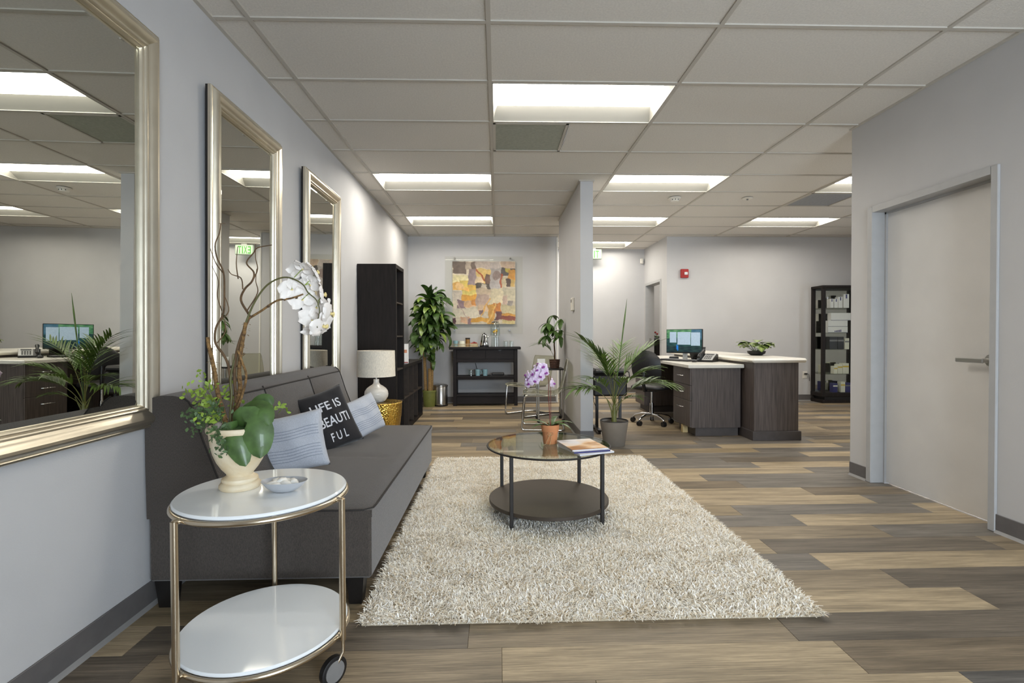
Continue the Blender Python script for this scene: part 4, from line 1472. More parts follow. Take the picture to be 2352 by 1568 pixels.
# ------------------------------------------------------------------ bookcases
def bookcase(name, label, loc, W, Hh, D, cols, rows):
    """opens to +x; W along y"""
    t = thing(name, label, 'bookcase', loc)
    th = 0.040
    for y in (0, W - th):
        B(0, D, y, y + th, 0, Hh, 0.002).build('side_panel', m_black, t, 0)
    for z, nm in ((0, 'bottom_panel'), (Hh - th, 'top_panel')):
        B(0.001, D - 0.001, th, W - th, z + 0.0005, z + th - 0.0005, 0.001).build(nm, m_black, t, 0)
    it = 0.016
    iw = (W - 2 * th)
    ih = (Hh - 2 * th)
    for r in range(1, rows):
        z = th + ih * r / rows
        B(0.004, D - 0.006, th, W - th, z - it / 2, z + it / 2, 0.001).build('shelf', m_edge, t, 0)
    for c in range(1, cols):
        y = th + iw * c / cols
        for r in range(rows):
            B(0.005, D - 0.008, y - it / 2, y + it / 2, th + ih * r / rows + it / 2, th + ih * (r + 1) / rows - it / 2, 0.001).build('divider', m_edge, t, 0)
    B(0.0, 0.004, 0.01, W - 0.01, 0.01, Hh - 0.01).build('back_panel', m_blackin, t, 0)
    return t


bookcase('bookcase', 'tall narrow black cube bookcase behind the lamp', (-1.452, 5.25, 0), 0.44, 1.87, 0.40, 1, 5)
bookcase('bookcase', 'low black cube bookcase with eight compartments before the tall plant', (-1.452, 5.70, 0), 1.43, 0.785, 0.39, 4, 2)

br = thing('flyer_stand', 'white tented flyer with two small portraits on the low bookcase', 'flyer', (-1.14, 6.05, 0.7855), R(8))
fb = MB()
fb.add([(-0.07, 0, 0), (0.07, 0, 0), (0.07, 0.05, 0.235), (-0.07, 0.05, 0.235), (-0.07, 0.10, 0), (0.07, 0.10, 0)], [(0, 1, 2, 3), (3, 2, 5, 4)])
fb.v = [(x, y * 0.8, z) for x, y, z in fb.v]
fb.build('card', m_paper, br, 0, fix=False)
m_skin = M('portrait_print', (206, 140, 104), 0.6, var=0.2, vscale=60)
for x in (-0.02, 0.034):
    B(x - 0.018, x + 0.018, 0.0215, 0.0245, 0.115, 0.165).build('portrait', m_skin, br, 0)
B(-0.066, 0.066, 0.0, 0.004, 0.006, 0.018).build('flyer_band', m_foil, br, 0)

# ------------------------------------------------------------------ dracaena in the corner
dc = thing('corn_plant', 'tall leafy corn plant with bare canes in an olive pot in the corner', 'potted plant', (-1.075, 7.93, 0))
MB().lathe([(0, 0), (0.088, 0), (0.091, 0.004), (0.103, 0.225), (0.110, 0.228), (0.111, 0.258), (0.103, 0.258), (0.099, 0.235), (0, 0.230)], 36).build('pot', m_grpot, dc, 40)
MB().ell((0, 0, 0.23), 0.098, 0.098, 0.012, 16, 6).build('soil', m_soil, dc, 60)
canes = [((0.012, -0.045), (0.015, -0.05), 0.60, 0.030), ((-0.055, 0.0), (-0.075, -0.02), 1.02, 0.026), ((0.03, 0.03), (0.05, 0.03), 1.45, 0.026)]
dlv = [MB().leaf((0, 0, 0), 0, 0.0, 1.0, 0.155, d_, 12, 0.16, 'strap', tw_).mesh('leaf', mt, 60, False)
       for d_, tw_, mt in ((1.9, 0.5, m_leafd), (2.5, -0.6, m_leafd), (1.5, 0.9, m_leafd), (2.1, -0.3, m_leafy), (2.8, 0.4, m_leafd))]
for (bx, by), (tx, ty), hz, r in canes:
    MB().tube([(bx, by, 0.22), ((bx + tx) / 2, (by + ty) / 2, hz / 2), (tx, ty, hz)], [r, r * 0.95, r * 0.85], 12).build('cane', m_cane, dc, 60)
heads = [(0.06, -0.06, 0.80, 12, 0.40), (-0.06, -0.04, 1.00, 24, 0.40), (-0.05, -0.04, 1.20, 24, 0.42), (0.06, -0.02, 1.18, 24, 0.44), (0.06, 0.0, 1.36, 26, 0.45), (-0.04, -0.02, 1.46, 24, 0.43), (0.03, -0.02, 1.60, 26, 0.42)]
lr = random.Random(21)
for hx, hy_, hz, n, L in heads:
    MB().tube([(hx, hy_, hz - 0.22), (hx, hy_, hz + 0.04)], [0.016, 0.012], 8).build('shoot', m_leafd, dc, 60)
    for i in range(n):
        az = lr.uniform(0, 2 * math.pi) if i > n * 0.6 else lr.uniform(-2.9, 0.25)
        el = lr.uniform(0.35, 1.3)
        l_ = L * lr.uniform(0.75, 1.05)
        # keep clear of the two walls
        wx = hx + math.cos(az) * l_ * 0.85
        wy = hy_ + math.sin(az) * l_ * 0.85
        if wx < -0.33 or wy > 0.28:
            l_ *= 0.6
            el = max(el, 0.9)
        me = lr.choice(dlv)
        o = link('leaf', me, dc, (hx, hy_, hz + lr.uniform(-0.12, 0.08)), (0, -el, az))
        o.scale = (l_, l_ * lr.uniform(0.85, 1.1), l_)
for i in range(5):
    o = link('leaf', dlv[2], dc, (0.01, 0.0, 1.70), (0, -lr.uniform(1.1, 1.5), lr.uniform(-2.5, 0.5)))
    o.scale = (0.30, 0.30, 0.30)

# ------------------------------------------------------------------ pedal bin
pb = thing('pedal_bin', 'small stainless steel pedal bin beside the console table', 'bin', (-0.905, 7.99, 0))
MB().lathe([(0, 0), (0.112, 0), (0.114, 0.004), (0.114, 0.022), (0, 0.022)], 40).build('foot_ring', m_blkpl, pb, 40)
MB().lathe([(0.110, 0.022), (0.110, 0.305), (0.108, 0.308), (0, 0.308)], 48).build('bin_body', m_steel, pb, 40)
MB().lathe([(0.114, 0.306), (0.116, 0.312), (0.114, 0.328), (0.09, 0.342), (0.05, 0.348), (0, 0.349)], 48).build('lid', m_steel, pb, 40)
B(-0.028, 0.028, -0.135, -0.10, 0.022, 0.040, 0.006).build('pedal', m_chrome, pb, 0)

# ------------------------------------------------------------------ console table
CX0, CX1, CY0, CY1 = -0.76, 0.372, 7.90, 8.24
cn = thing('console_table', 'black console table with two drawers and two shelves below the art', 'console table', (0, 0, 0))
B(CX0, CX1, CY0, CY1, 0.893, 0.932, 0.004).build('table_top', m_consol, cn, 0)
for x in (-0.70, 0.265):
    for y in (CY0 + 0.018, CY1 - 0.075):
        B(x, x + 0.055, y, y + 0.055, 0, 0.893, 0.003).build('leg', m_consol, cn, 0)
B(-0.645, 0.265, CY0 + 0.045, CY1 - 0.03, 0.735, 0.89).build('apron_box', m_consol, cn, 0)
for x0, x1 in ((-0.640, -0.190), (-0.182, 0.262)):
    xm = (x0 + x1) / 2
    dw = MB().prism([(x0, 0.742), (x1, 0.742), (x1, 0.886), (xm + 0.024, 0.886), (xm + 0.018, 0.870), (xm - 0.018, 0.870), (xm - 0.024, 0.886), (x0, 0.886)], CY0 + 0.026, CY0 + 0.044, 'y')
    dwo = dw.build('drawer', m_consol, cn, 0)
    B(xm - 0.024, xm + 0.024, CY0 + 0.040, CY0 + 0.0455, 0.868, 0.888).build('finger_notch', m_legblk, dwo, 0)
B(-0.645, 0.265, CY0 + 0.022, CY0 + 0.05, 0.69, 0.735, 0.003).build('rail', m_consol, cn, 0)
B(-0.645, 0.265, CY0 + 0.02, CY1 - 0.02, 0.445, 0.470, 0.003).build('shelf', m_consol, cn, 0)
B(-0.645, 0.265, CY0 + 0.022, CY0 + 0.048, 0.415, 0.4445, 0.003).build('rail', m_consol, cn, 0)
B(-0.645, 0.265, CY0 + 0.02, CY1 - 0.02, 0.150, 0.178, 0.003).build('shelf', m_consol, cn, 0)
B(-0.645, 0.265, CY0 + 0.030, CY0 + 0.05, 0.03, 0.1495, 0.003).build('lower_apron', m_consol, cn, 0)
CT = 0.9325
# tray with cups
ty = thing('wicker_tray', 'shallow wicker tray at the left end of the console', 'tray', (-0.52, 8.06, CT))
B(-0.215, 0.215, -0.11, 0.11, 0, 0.006, 0.002).build('tray_floor', m_cane2, ty, 0)
tm = MB()
tm.tube([(-0.215, -0.11, 0.045), (0.215, -0.11, 0.045), (0.215, 0.11, 0.045), (-0.215, 0.11, 0.045)], 0.004, 6, True)
tm.build('tray_rim', m_cane2, ty, 60)
for i in range(26):
    x = -0.21 + i * 0.0168
    MB().tube([(x, -0.109, 0.004), (x, -0.109, 0.045)], 0.0025, 5, caps=False).build('spoke', m_cane2, ty, 60)


def mug(loc, r, h, mat, label, rz=0, handle=True, cat='mug', group=None, taper=0.85, name='mug'):
    t = thing(name, label, cat, loc, rz, group)
    MB().lathe([(0, 0), (r * taper, 0), (r * taper, 0.003), (r, h), (r - 0.003, h), (r * taper - 0.003, 0.006), (0, 0.006)], 28).build('cup_body', mat, t, 40)
    if handle:
        MB().tube([(r * 0.9, 0, h * 0.8), (r + 0.022, 0, h * 0.75), (r + 0.026, 0, h * 0.45), (r * 0.9, 0, h * 0.25)], 0.0045, 8).build('handle', mat, t, 60)
    return t


mug((-0.665, 8.03, CT + 0.006), 0.038, 0.095, m_aqua, 'pale blue cup standing in the wicker tray', R(90), False, 'cup', None, 0.8, 'cup')
mug((-0.565, 8.04, CT + 0.006), 0.045, 0.09, m_cream, 'upturned cream cup standing in the wicker tray', R(60), False, 'cup', None, 1.25, 'cup')
tn = thing('tea_tin', 'brown and amber tea tin standing in the wicker tray', 'tin', (-0.475, 8.07, CT + 0.006))
MB().lathe([(0, 0), (0.036, 0), (0.036, 0.115), (0, 0.115)], 28).build('tin_body', m_tin, tn, 40)
MB().lathe([(0.0365, 0.115), (0.0375, 0.118), (0.0375, 0.14), (0, 0.14)], 28).build('tin_lid', m_edge, tn, 40)
for i, (x, y, a) in enumerate(((-0.395, 8.05, 20), (-0.37, 8.06, -15), (-0.35, 8.05, 35))):
    o = B(-0.035, 0.035, -0.02, 0.02, -0.003, 0.003, 0.002).build('tea_sachet', m_foil, None, 0, loc=(x, y, CT + 0.055 + i * 0.006), rot=(0.5, 0.2 * i - 0.1, R(a)))
    tag(o, ['red tea sachet lying lowest of three in the tray', 'red tea sachet in the middle of the little pile', 'red tea sachet on top of the little pile'][i], 'sachet', 'tea sachets in the tray')
bx_ = B(-0.055, 0.055, -0.045, 0.045, 0, 0.046, 0.003).build('sachet_box', m_cane2, None, 0, loc=(-0.372, 8.06, CT + 0.0065))
tag(bx_, 'low tan box holding red tea sachets in the tray', 'box')

kt = thing('kettle', 'polished steel electric kettle on the console', 'kettle', (-0.208, 8.05, CT))
MB().lathe([(0, 0), (0.072, 0), (0.074, 0.004), (0.072, 0.022), (0, 0.022)], 36).build('kettle_base', m_blkpl, kt, 40)
MB().lathe([(0, 0.024), (0.070, 0.024), (0.071, 0.03), (0.066, 0.085), (0.055, 0.145), (0.042, 0.185), (0.036, 0.195), (0, 0.197)], 40).build('kettle_body', m_chrome, kt, 40)
MB().lathe([(0.036, 0.195), (0.030, 0.205), (0.012, 0.210), (0.008, 0.214), (0.011, 0.222), (0, 0.228)], 24).build('lid_knob', m_blkpl, kt, 40)
MB().tube([(0, -0.050, 0.175), (0, -0.085, 0.185), (0, -0.092, 0.15), (0, -0.088, 0.09), (0, -0.070, 0.06)], [0.008, 0.010, 0.010, 0.010, 0.008], 8).build('handle', m_blkpl, kt, 60)
MB().tube([(0.045, 0.01, 0.135), (0.062, 0.012, 0.16), (0.070, 0.012, 0.168)], [0.016, 0.010, 0.007], 10).build('spout', m_chrome, kt, 60)

wd = thing('drink_dispenser', 'clear glass drink dispenser with lemon on a glass stand', 'drink dispenser', (-0.033, 8.07, CT))
MB().lathe([(0.068, 0), (0.072, 0), (0.062, 0.165), (0.058, 0.165), (0.068, 0)], 36).build('glass_stand', m_jar, wd, 40)
MB().lathe([(0, 0.170), (0.074, 0.170), (0.079, 0.176), (0.079, 0.35), (0.072, 0.375), (0.055, 0.39), (0.052, 0.392), (0.068, 0.372), (0.076, 0.35), (0.076, 0.179), (0, 0.176)], 40).build('glass_jar', m_jar, wd, 40)
MB().lathe([(0, 0.1795), (0.0755, 0.1795), (0.0755, 0.29), (0, 0.29)], 36).build('water', clear('water', (248, 251, 252), 0.04, 0.0), wd, 40)
MB().lathe([(0.060, 0.388), (0.062, 0.40), (0.045, 0.418), (0.02, 0.426), (0.012, 0.43), (0.016, 0.445), (0, 0.452)], 32).build('lid', m_chrome, wd, 40)
tp_ = MB()
tp_.tube([(0, -0.076, 0.205), (0, -0.105, 0.207), (0, -0.112, 0.200), (0, -0.113, 0.180)], 0.0085, 10)
tp_.tube([(-0.022, -0.102, 0.222), (0.022, -0.102, 0.222)], 0.005, 8)
tp_.build('tap', m_chrome, wd, 60)
for x, y, z in ((-0.012, -0.02, 0.235), (0.014, -0.005, 0.255), (0.0, 0.02, 0.225)):
    MB().ell((x, y, z), 0.027, 0.020, 0.024, 14, 8).build('lemon_slice', m_lemon, wd, 60)


def tumbler(loc, label, r=0.036, h=0.095, group='upturned tumblers on the console'):
    t = thing('drinking_glass', label, 'glass', loc, 0, group)
    MB().lathe([(r * 1.06, 0), (r * 1.06, 0.002), (r * 0.92, h), (0, h), (0, h - 0.008), (r * 0.92 - 0.003, h - 0.008), (r * 1.06 - 0.003, 0.0)], 30).build('tumbler_wall', m_jar, t, 40)
    MB().tube([(r * 0.93 * math.cos(R(a)), r * 0.93 * math.sin(R(a)), h - 0.003) for a in range(0, 360, 15)], 0.003, 6, True).build('rim', m_acrim, t, 60)
    return t


tumbler((0.135, 8.04, CT), 'upturned clear tumbler next to the drink dispenser')
tumbler((0.228, 8.05, CT), 'upturned clear tumbler at the right end of the console')
SZ = 0.4705
tumbler((-0.425, 8.04, SZ), 'clear glass standing on the console shelf', 0.042, 0.10, None)
mug((-0.315, 8.04, SZ), 0.040, 0.100, m_aqua, 'aqua mug on the console shelf, next to the clear glass', R(-20))
mug((-0.195, 8.04, SZ), 0.040, 0.100, m_aqua, 'aqua mug on the console shelf, next to the black tray', R(160))
bt = thing('black_tray', 'flat black tray on the console shelf', 'tray', (0.01, 8.03, SZ))
B(-0.12, 0.15, -0.09, 0.09, 0, 0.008, 0.003).build('tray_floor', m_blkpl, bt, 0)
B(-0.10, 0.10, -0.07, 0.07, 0.008, 0.048, 0.012).build('tray_lid', m_gloss, bt, 30)
tag(MB().tube([(-0.36, 8.245, 0.66), (-0.34, 8.262, 0.58), (-0.31, 8.265, 0.50), (-0.28, 8.26, 0.474)], 0.0035, 6).build('power_cord', m_cord, None, 60), 'thin black cord hanging behind the mugs', 'cord')

# ------------------------------------------------------------------ art in an acrylic panel
at = thing('framed_art', 'collage print of ochre and grey patches in a clear acrylic panel', 'artwork', (-0.215, 8.243, 1.775))
B(-0.635, 0.635, -0.012, -0.008, -0.635, 0.635).build('acrylic_panel', m_panel, at, 0)
PATCH = [(0, .21, 0, .2, (98, 84, 80)), (.21, .30, 0, .12, (168, 152, 140)), (.30, .37, 0, .12, (104, 88, 84)), (.37, .6, 0, .11, (178, 162, 156)), (.6, .77, 0, .11, (186, 174, 172)), (.78, 1, 0, .11, (196, 170, 152)),
         (0, .25, .22, .34, (222, 210, 164)), (0, .25, .34, .46, (220, 168, 88)), (.12, .25, .30, .40, (212, 184, 92)), (.25, .37, .12, .37, (146, 128, 134)), (.37, .61, .12, .35, (222, 188, 116)), (.37, .5, .25, .35, (226, 200, 168)), (.52, .6, .2, .35, (112, 86, 78)),
         (.37, .6, .35, .43, (74, 66, 62)), (.46, .55, .36, .43, (190, 178, 164)), (.6, .77, .11, .43, (176, 168, 170)), (.77, 1, .11, .24, (88, 82, 84)), (.84, .92, .11, .18, (190, 172, 82)), (.88, 1, .13, .30, (212, 150, 72)), (.84, .93, .28, .40, (84, 68, 66)), (.93, 1, .28, .40, (214, 178, 110)), (.76, .79, .2, .43, (172, 84, 54)), (.79, .86, .26, .42, (206, 190, 160)),
         (.25, .37, .37, .47, (216, 172, 80)), (.14, .37, .46, .53, (216, 196, 110)), (.14, .37, .53, .62, (220, 158, 66)), (0, .14, .47, .62, (196, 184, 174)), (.08, .2, .62, .76, (134, 110, 122)), (.19, .37, .62, .72, (214, 172, 136)), (.31, .37, .6, .7, (206, 136, 70)),
         (.37, .6, .43, .53, (190, 170, 150)), (.37, .58, .53, .7, (182, 158, 150)), (.6, .8, .43, .68, (222, 208, 180)), (.8, 1, .43, .62, (208, 198, 176)), (.8, .87, .55, .7, (204, 176, 164)), (.88, .97, .63, .70, (162, 152, 150)), (.78, 1, .70, .83, (210, 196, 160)),
         (.4, .56, .7, .8, (216, 186, 160)), (.41, .48, .78, .86, (124, 100, 110)), (0, .4, .75, .9, (216, 206, 190)), (.56, .66, .68, 1, (212, 156, 76)), (.66, .77, .66, .82, (206, 128, 66)), (.68, .77, .8, .93, (112, 74, 78)), (.77, 1, .83, .87, (218, 158, 76)), (.77, 1, .87, .94, (146, 76, 66)), (.79, 1, .94, 1, (216, 196, 140)),
         (.3, .56, .9, .97, (220, 160, 66)), (.0, .05, .9, 1, (84, 52, 64)), (.12, .26, .88, .98, (214, 170, 142)), (.25, .3, .9, 1, (146, 120, 130))]


def art_color(u, v):
    c = (212, 198, 180)
    u0, v0 = u, v
    u = u + 0.008 * math.sin(v0 * 19 + 1.3) + 0.007 * math.sin(v0 * 43 + u0 * 17)
    v = v + 0.009 * math.sin(u0 * 17 + 0.4) + 0.007 * math.sin(u0 * 37 - v0 * 23)
    for a, b_, p, q, k in PATCH:
        if a <= u <= b_ and p <= v <= q:
            # each patch fades a little across itself
            t = 0.5 * ((u - a) / (b_ - a) + (v - p) / (q - p)) - 0.5
            c = tuple(max(0, min(255, x * (1 + 0.22 * t))) for x in k)
    w = 0.5 + 0.5 * math.sin(u0 * 31 + 3 * math.sin(v0 * 13)) * math.sin(v0 * 27 + 2 * math.sin(u0 * 11))
    c = tuple(x * (0.86 + 0.10 * w) + y * (0.14 - 0.10 * w) for x, y in zip(c, (222, 206, 184)))
    # loose painted strokes
    if abs((v - 0.12) - (u - 0.36) * 1.15) < 0.018 and 0.36 < u < 0.52:
        c = (168, 92, 58)
    if abs((v - 0.64) - (u - 0.06) * 1.6) < 0.012 and 0.06 < u < 0.26:
        c = (190, 168, 160)
    if (u - 0.70) ** 2 / 0.004 + (v - 0.22) ** 2 / 0.006 < 1:
        c = (150, 132, 128)
    if (u - 0.12) ** 2 / 0.006 + (v - 0.40) ** 2 / 0.0025 < 1:
        c = (226, 186, 132)
    if abs((v - 0.62) + (u - 0.58) * 1.9) < 0.022 and 0.44 < u < 0.60:
        c = (226, 176, 104)
    if abs((v - 0.97) + (u - 0.56) * 2.2) < 0.025 and 0.56 < u < 0.70:
        c = (232, 190, 120)
    return c


am = MB()
NA = 120
for i in range(NA + 1):
    for j in range(NA + 1):
        u, v = i / NA, j / NA
        am.v.append((-0.515 + 1.03 * u, 0.0, 0.555 - 1.03 * v))
        am.c.append(art_color(u, v))
for i in range(NA):
    for j in range(NA):
        a = i * (NA + 1) + j
        am.f.append((a, a + 1, a + NA + 2, a + NA + 1))
am.build('print', attr_mat('collage_print', 0.6, 0.16, 22), at, 0, fix=False)
B(-0.515, 0.515, 0.001, 0.02, -0.475, 0.555).build('print_backing', m_cream, at, 0)
for x, z in ((-0.475, 0.60), (0.435, 0.60), (-0.485, -0.575), (0.415, -0.575)):
    MB().tube([(x, -0.020, z), (x, 0.036, z)], 0.014, 18).build('standoff', m_chrome, at, 40)


# ------------------------------------------------------------------ clear chairs
def clear_chair(loc, rz, label):
    t = thing('clear_chair', label, 'chair', loc, rz, 'clear plastic chairs with chrome frames')
    prof = [(-0.245, 0.425, 0.205), (-0.225, 0.440, 0.225), (-0.15, 0.447, 0.235), (-0.05, 0.440, 0.235), (0.05, 0.430, 0.23), (0.13, 0.430, 0.225), (0.18, 0.445, 0.22), (0.212, 0.48, 0.22), (0.232, 0.54, 0.22), (0.25, 0.62, 0.22), (0.27, 0.72, 0.215), (0.285, 0.79, 0.21), (0.292, 0.825, 0.195)]
    mb = MB()
    NW = 8
    n = len(prof)
    for lay in (0, 1):
        for i, (x, z, w) in enumerate(prof):
            a = Vector(prof[min(i + 1, n - 1)][:2]) - Vector(prof[max(i - 1, 0)][:2])
            nx, nz = -a.y, a.x
            l_ = math.hypot(nx, nz)
            for k in range(NW + 1):
                s = k / NW * 2 - 1
                dish = 0.012 * (1 - s * s)
                o_ = -dish - lay * 0.007
                mb.v.append((x + nx / l_ * o_, s * w, z + nz / l_ * o_))
        o = lay * n * (NW + 1)
        for i in range(n - 1):
            for k in range(NW):
                a = o + i * (NW + 1) + k
                mb.f.append((a, a + 1, a + NW + 2, a + NW + 1))
    # close the edge all round
    rim = [(i, 0) for i in range(n)] + [(n - 1, k) for k in range(1, NW + 1)] + [(i, NW) for i in range(n - 2, -1, -1)] + [(0, k) for k in range(NW - 1, 0, -1)]
    ix = lambda l, p: l * n * (NW + 1) + p[0] * (NW + 1) + p[1]
    for a, b_ in zip(rim, rim[1:] + rim[:1]):
        mb.f.append((ix(0, a), ix(0, b_), ix(1, b_), ix(1, a)))
    shell = mb.build('seat_shell', m_acryl, t, 50)
    MB().tube([tuple((Vector(mb.v[ix(0, p)]) + Vector(mb.v[ix(1, p)])) / 2) for p in rim], 0.0042, 6, True).build('shell_edge', m_acrim, shell, 60)
    fr = MB()
    def rounded(pts, r=0.045):
        Q = [Vector(pts[0])]
        for i in range(1, len(pts) - 1):
            a, b_, c = Vector(pts[i - 1]), Vector(pts[i]), Vector(pts[i + 1])
            d0, d1 = (a - b_).normalized(), (c - b_).normalized()
            for k in range(7):
                s = k / 6
                p0, p1 = b_ + d0 * r, b_ + d1 * r
                Q.append(p0 * (1 - s) ** 2 + b_ * 2 * s * (1 - s) + p1 * s * s)
        Q.append(Vector(pts[-1]))
        return Q
    w = 0.205
    fr.tube(rounded([(0.15, -w, 0.412), (-0.215, -w, 0.412), (-0.25, -w, 0.012), (0.25, -w, 0.012), (0.25, w, 0.012), (-0.25, w, 0.012), (-0.215, w, 0.412), (0.15, w, 0.412)]), 0.0115, 12)
    fr.build('chrome_frame', m_chrome, t, 60)
    MB().tube([(0.14, -w, 0.410), (0.14, w, 0.410)], 0.009, 10).build('cross_bar', m_chrome, t, 60)
    return t


clear_chair((0.545, 6.02, 0), R(-5), 'clear plastic chair nearest the partition end, seen from its side')
clear_chair((0.43, 7.03, 0), R(35), 'clear plastic chair farther back, facing out from beside the console')

# ------------------------------------------------------------------ small table with potted money tree
bt2 = thing('plant_table', 'small dark topped table on thin steel legs behind the clear chairs', 'side table', (0.69, 6.52, 0))
B(-0.18, 0.165, -0.17, 0.17, 0.672, 0.690, 0.003).build('table_top', m_dkmetal, bt2, 0)
for x in (-0.165, 0.15):
    for y in (-0.155, 0.155):
        lg = MB().tube([(x, y, 0.045), (x, y, 0.672)], 0.010, 10).build('leg', m_steel, bt2, 60)
        MB().ell((x, y, 0.024), 0.022, 0.014, 0.024, 12, 8).build('caster', m_blkpl, lg, 60)
for x in (-0.165, 0.15):
    MB().tube([(x, -0.155, 0.06), (x, 0.155, 0.06)], 0.008, 8).build('foot_rail', m_dkmetal, bt2, 60)
MB().tube([(-0.165, 0.155, 0.08), (0.15, 0.155, 0.08)], 0.008, 8).build('foot_rail', m_dkmetal, bt2, 60)
cd = thing('tent_card', 'small blank white card standing on the plant table', 'card', (0.565, 6.43, 0.6905))
cd_m = MB().add([(-0.05, -0.03, 0), (0.05, -0.03, 0), (0.05, 0, 0.125), (-0.05, 0, 0.125), (0.05, 0.03, 0), (-0.05, 0.03, 0)], [(0, 1, 2, 3), (3, 2, 4, 5)])
cd_m.build('card_fold', m_paper, cd, 0, fix=False)

mt_ = thing('money_tree', 'small money tree in a woven brown pot on the plant table', 'potted plant', (0.745, 6.50, 0.6905))
MB().lathe([(0, 0), (0.058, 0), (0.070, 0.112), (0.064, 0.112), (0.060, 0.10), (0, 0.098)], 24).build('pot', m_brpot, mt_, 40)
for z in (0.012, 0.036, 0.06, 0.084, 0.107):
    r = 0.0585 + (0.070 - 0.058) * z / 0.112
    MB().tube([(r * math.cos(R(a)), r * math.sin(R(a)), z) for a in range(0, 360, 12)], 0.004, 6, True).build('weave_ring', m_brpot, mt_, 60)
MB().tube([(0, 0, 0.09), (0.004, 0, 0.20), (-0.004, 0, 0.30), (0.006, 0, 0.46)], [0.013, 0.010, 0.009, 0.006], 8).build('trunk', m_bark, mt_, 60)
mleaf = [MB().leaf((0, 0, 0), 0, 0, 1.0, 0.16, d_, 9, 0.25, 'oval').mesh('leaf', m_leaf, 60, False) for d_ in (0.5, 0.9, 1.2)]
ml = random.Random(5)
for (az, el, L, ez) in ((200, 0.9, 0.16, 0.46), (330, 1.1, 0.20, 0.46), (120, 0.9, 0.15, 0.44), (20, 0.7, 0.12, 0.42), (260, 0.6, 0.15, 0.40), (300, 0.4, 0.13, 0.36), (170, 0.5, 0.13, 0.36), (95, 1.3, 0.24, 0.46)):
    a = R(az)
    tip = Vector((math.cos(a) * math.cos(el) * L, math.sin(a) * math.cos(el) * L, ez + math.sin(el) * L))
    MB().tube([(0.004, 0, ez), tuple((Vector((0.004, 0, ez)) + tip) / 2 + Vector((0, 0, 0.02))), tuple(tip)], 0.0022, 5).build('stalk', m_fernd, mt_, 60)
    for k in range(6):
        ra = a + (k - 2.5) * 0.85
        o = link('leaf', ml.choice(mleaf), mt_, tuple(tip), (0, ml.uniform(0.15, 0.85), ra))
        s = ml.uniform(0.15, 0.20)
        if tip.x + s * math.cos(ra) > 0.10:
            s = min(s * 0.6, max(0.03, (0.125 - tip.x) / max(0.2, math.cos(ra))))
        o.scale = (s, s, s)


def frond_curve(az, el, L, droop, n=14, base=(0, 0, 0)):
    p = Vector(base)
    h = Vector((math.cos(az), math.sin(az), 0))
    P_ = [p.copy()]
    for i in range(n):
        t = (i + 0.5) / n
        e = el - droop * t ** 1.4
        p = p + (h * math.cos(e) + Vector((0, 0, math.sin(e)))) * (L / n)
        P_.append(p.copy())
    return P_


def frond(parent, base, az, el, L, droop, nl=16, ll=0.2, lw=0.009, start=0.35, lfdroop=0.9, name='frond', flat=0.5, rmax=99, seed=0, rst=0.004):
    g = random.Random(seed)
    P_ = frond_curve(az, el, L, droop, 18, base)
    mb = MB()
    mb.tube(P_, [rst * (1 - 0.75 * i / 18) for i in range(19)], 6)
    fr_ = mb.build(name, m_palmst, parent, 60)
    lf = MB()
    for s in (-1, 1):
        for k in range(nl):
            t = start + (1 - start) * (k + 0.5) / nl
            q = t * 18
            i = min(int(q), 17)
            p = P_[i].lerp(P_[i + 1], q - i)
            tn = (P_[i + 1] - P_[i]).normalized()
            ta = math.atan2(tn.y, tn.x) if tn.xy.length > 1e-3 else az
            spread = R(70) - R(35) * t
            e0 = math.asin(max(-1, min(1, tn.z))) * 0.55 + flat * 0.5 + g.uniform(-0.12, 0.12)
            l_ = ll * (0.65 + 0.5 * math.sin(math.pi * (0.15 + 0.8 * t))) * g.uniform(0.88, 1.08)
            lf.leaf(p, ta + s * spread, e0, l_, lw, lfdroop * g.uniform(0.8, 1.2), 6, 0.25, 'lance')
    lo_ = lf.build('leaflets', m_palm, fr_, 60, fix=False)
    lo_['kind'] = 'stuff'
    return fr_


frond(mt_, (0.0, -0.01, 0.10), R(195), 1.35, 0.42, 1.9, 14, 0.13, 0.0055, 0.3, 0.5, seed=3, rst=0.003)

# ------------------------------------------------------------------ big palm
pm = thing('potted_palm', 'kentia palm in a taupe tapered pot at the partition end', 'potted palm', (1.185, 5.05, 0))
MB().lathe([(0, 0), (0.100, 0), (0.106, 0.006), (0.140, 0.225), (0.144, 0.250), (0.138, 0.252), (0.132, 0.238), (0.128, 0.225), (0, 0.222)], 48).build('pot', m_tan, pm, 40)
MB().tube([(0.136 * math.cos(R(a)), 0.136 * math.sin(R(a)), 0.253) for a in range(0, 360, 8)], 0.006, 6, True).build('inner_liner', m_blkpl, pm, 60)
MB().ell((0, 0, 0.222), 0.126, 0.126, 0.018, 20, 6).build('soil', m_soil, pm, 60)
MB().tube([(0, 0, 0.22), (0.0, 0, 0.30), (0.004, 0, 0.42)], [0.030, 0.024, 0.016], 12).build('trunk', m_palmst, pm, 60)
for sx in (-1, 1):
    MB().tube([(0.012 * sx, 0, 0.26), (0.03 * sx, -0.01, 0.36), (0.075 * sx, -0.02, 0.47)], [0.010, 0.007, 0.005], 8).build('stalk', m_palmst, pm, 60)
frond(pm, (0.0, 0, 0.40), R(200), 1.42, 0.80, 0.85, 14, 0.30, 0.0125, 0.38, 0.5, seed=1)
frond(pm, (0.0, -0.01, 0.36), R(192), 1.05, 0.50, 1.35, 12, 0.31, 0.019, 0.42, 0.9, seed=2)
frond(pm, (0.0, -0.01, 0.38), R(-8), 1.02, 0.62, 1.45, 13, 0.31, 0.019, 0.40, 0.8, seed=3)
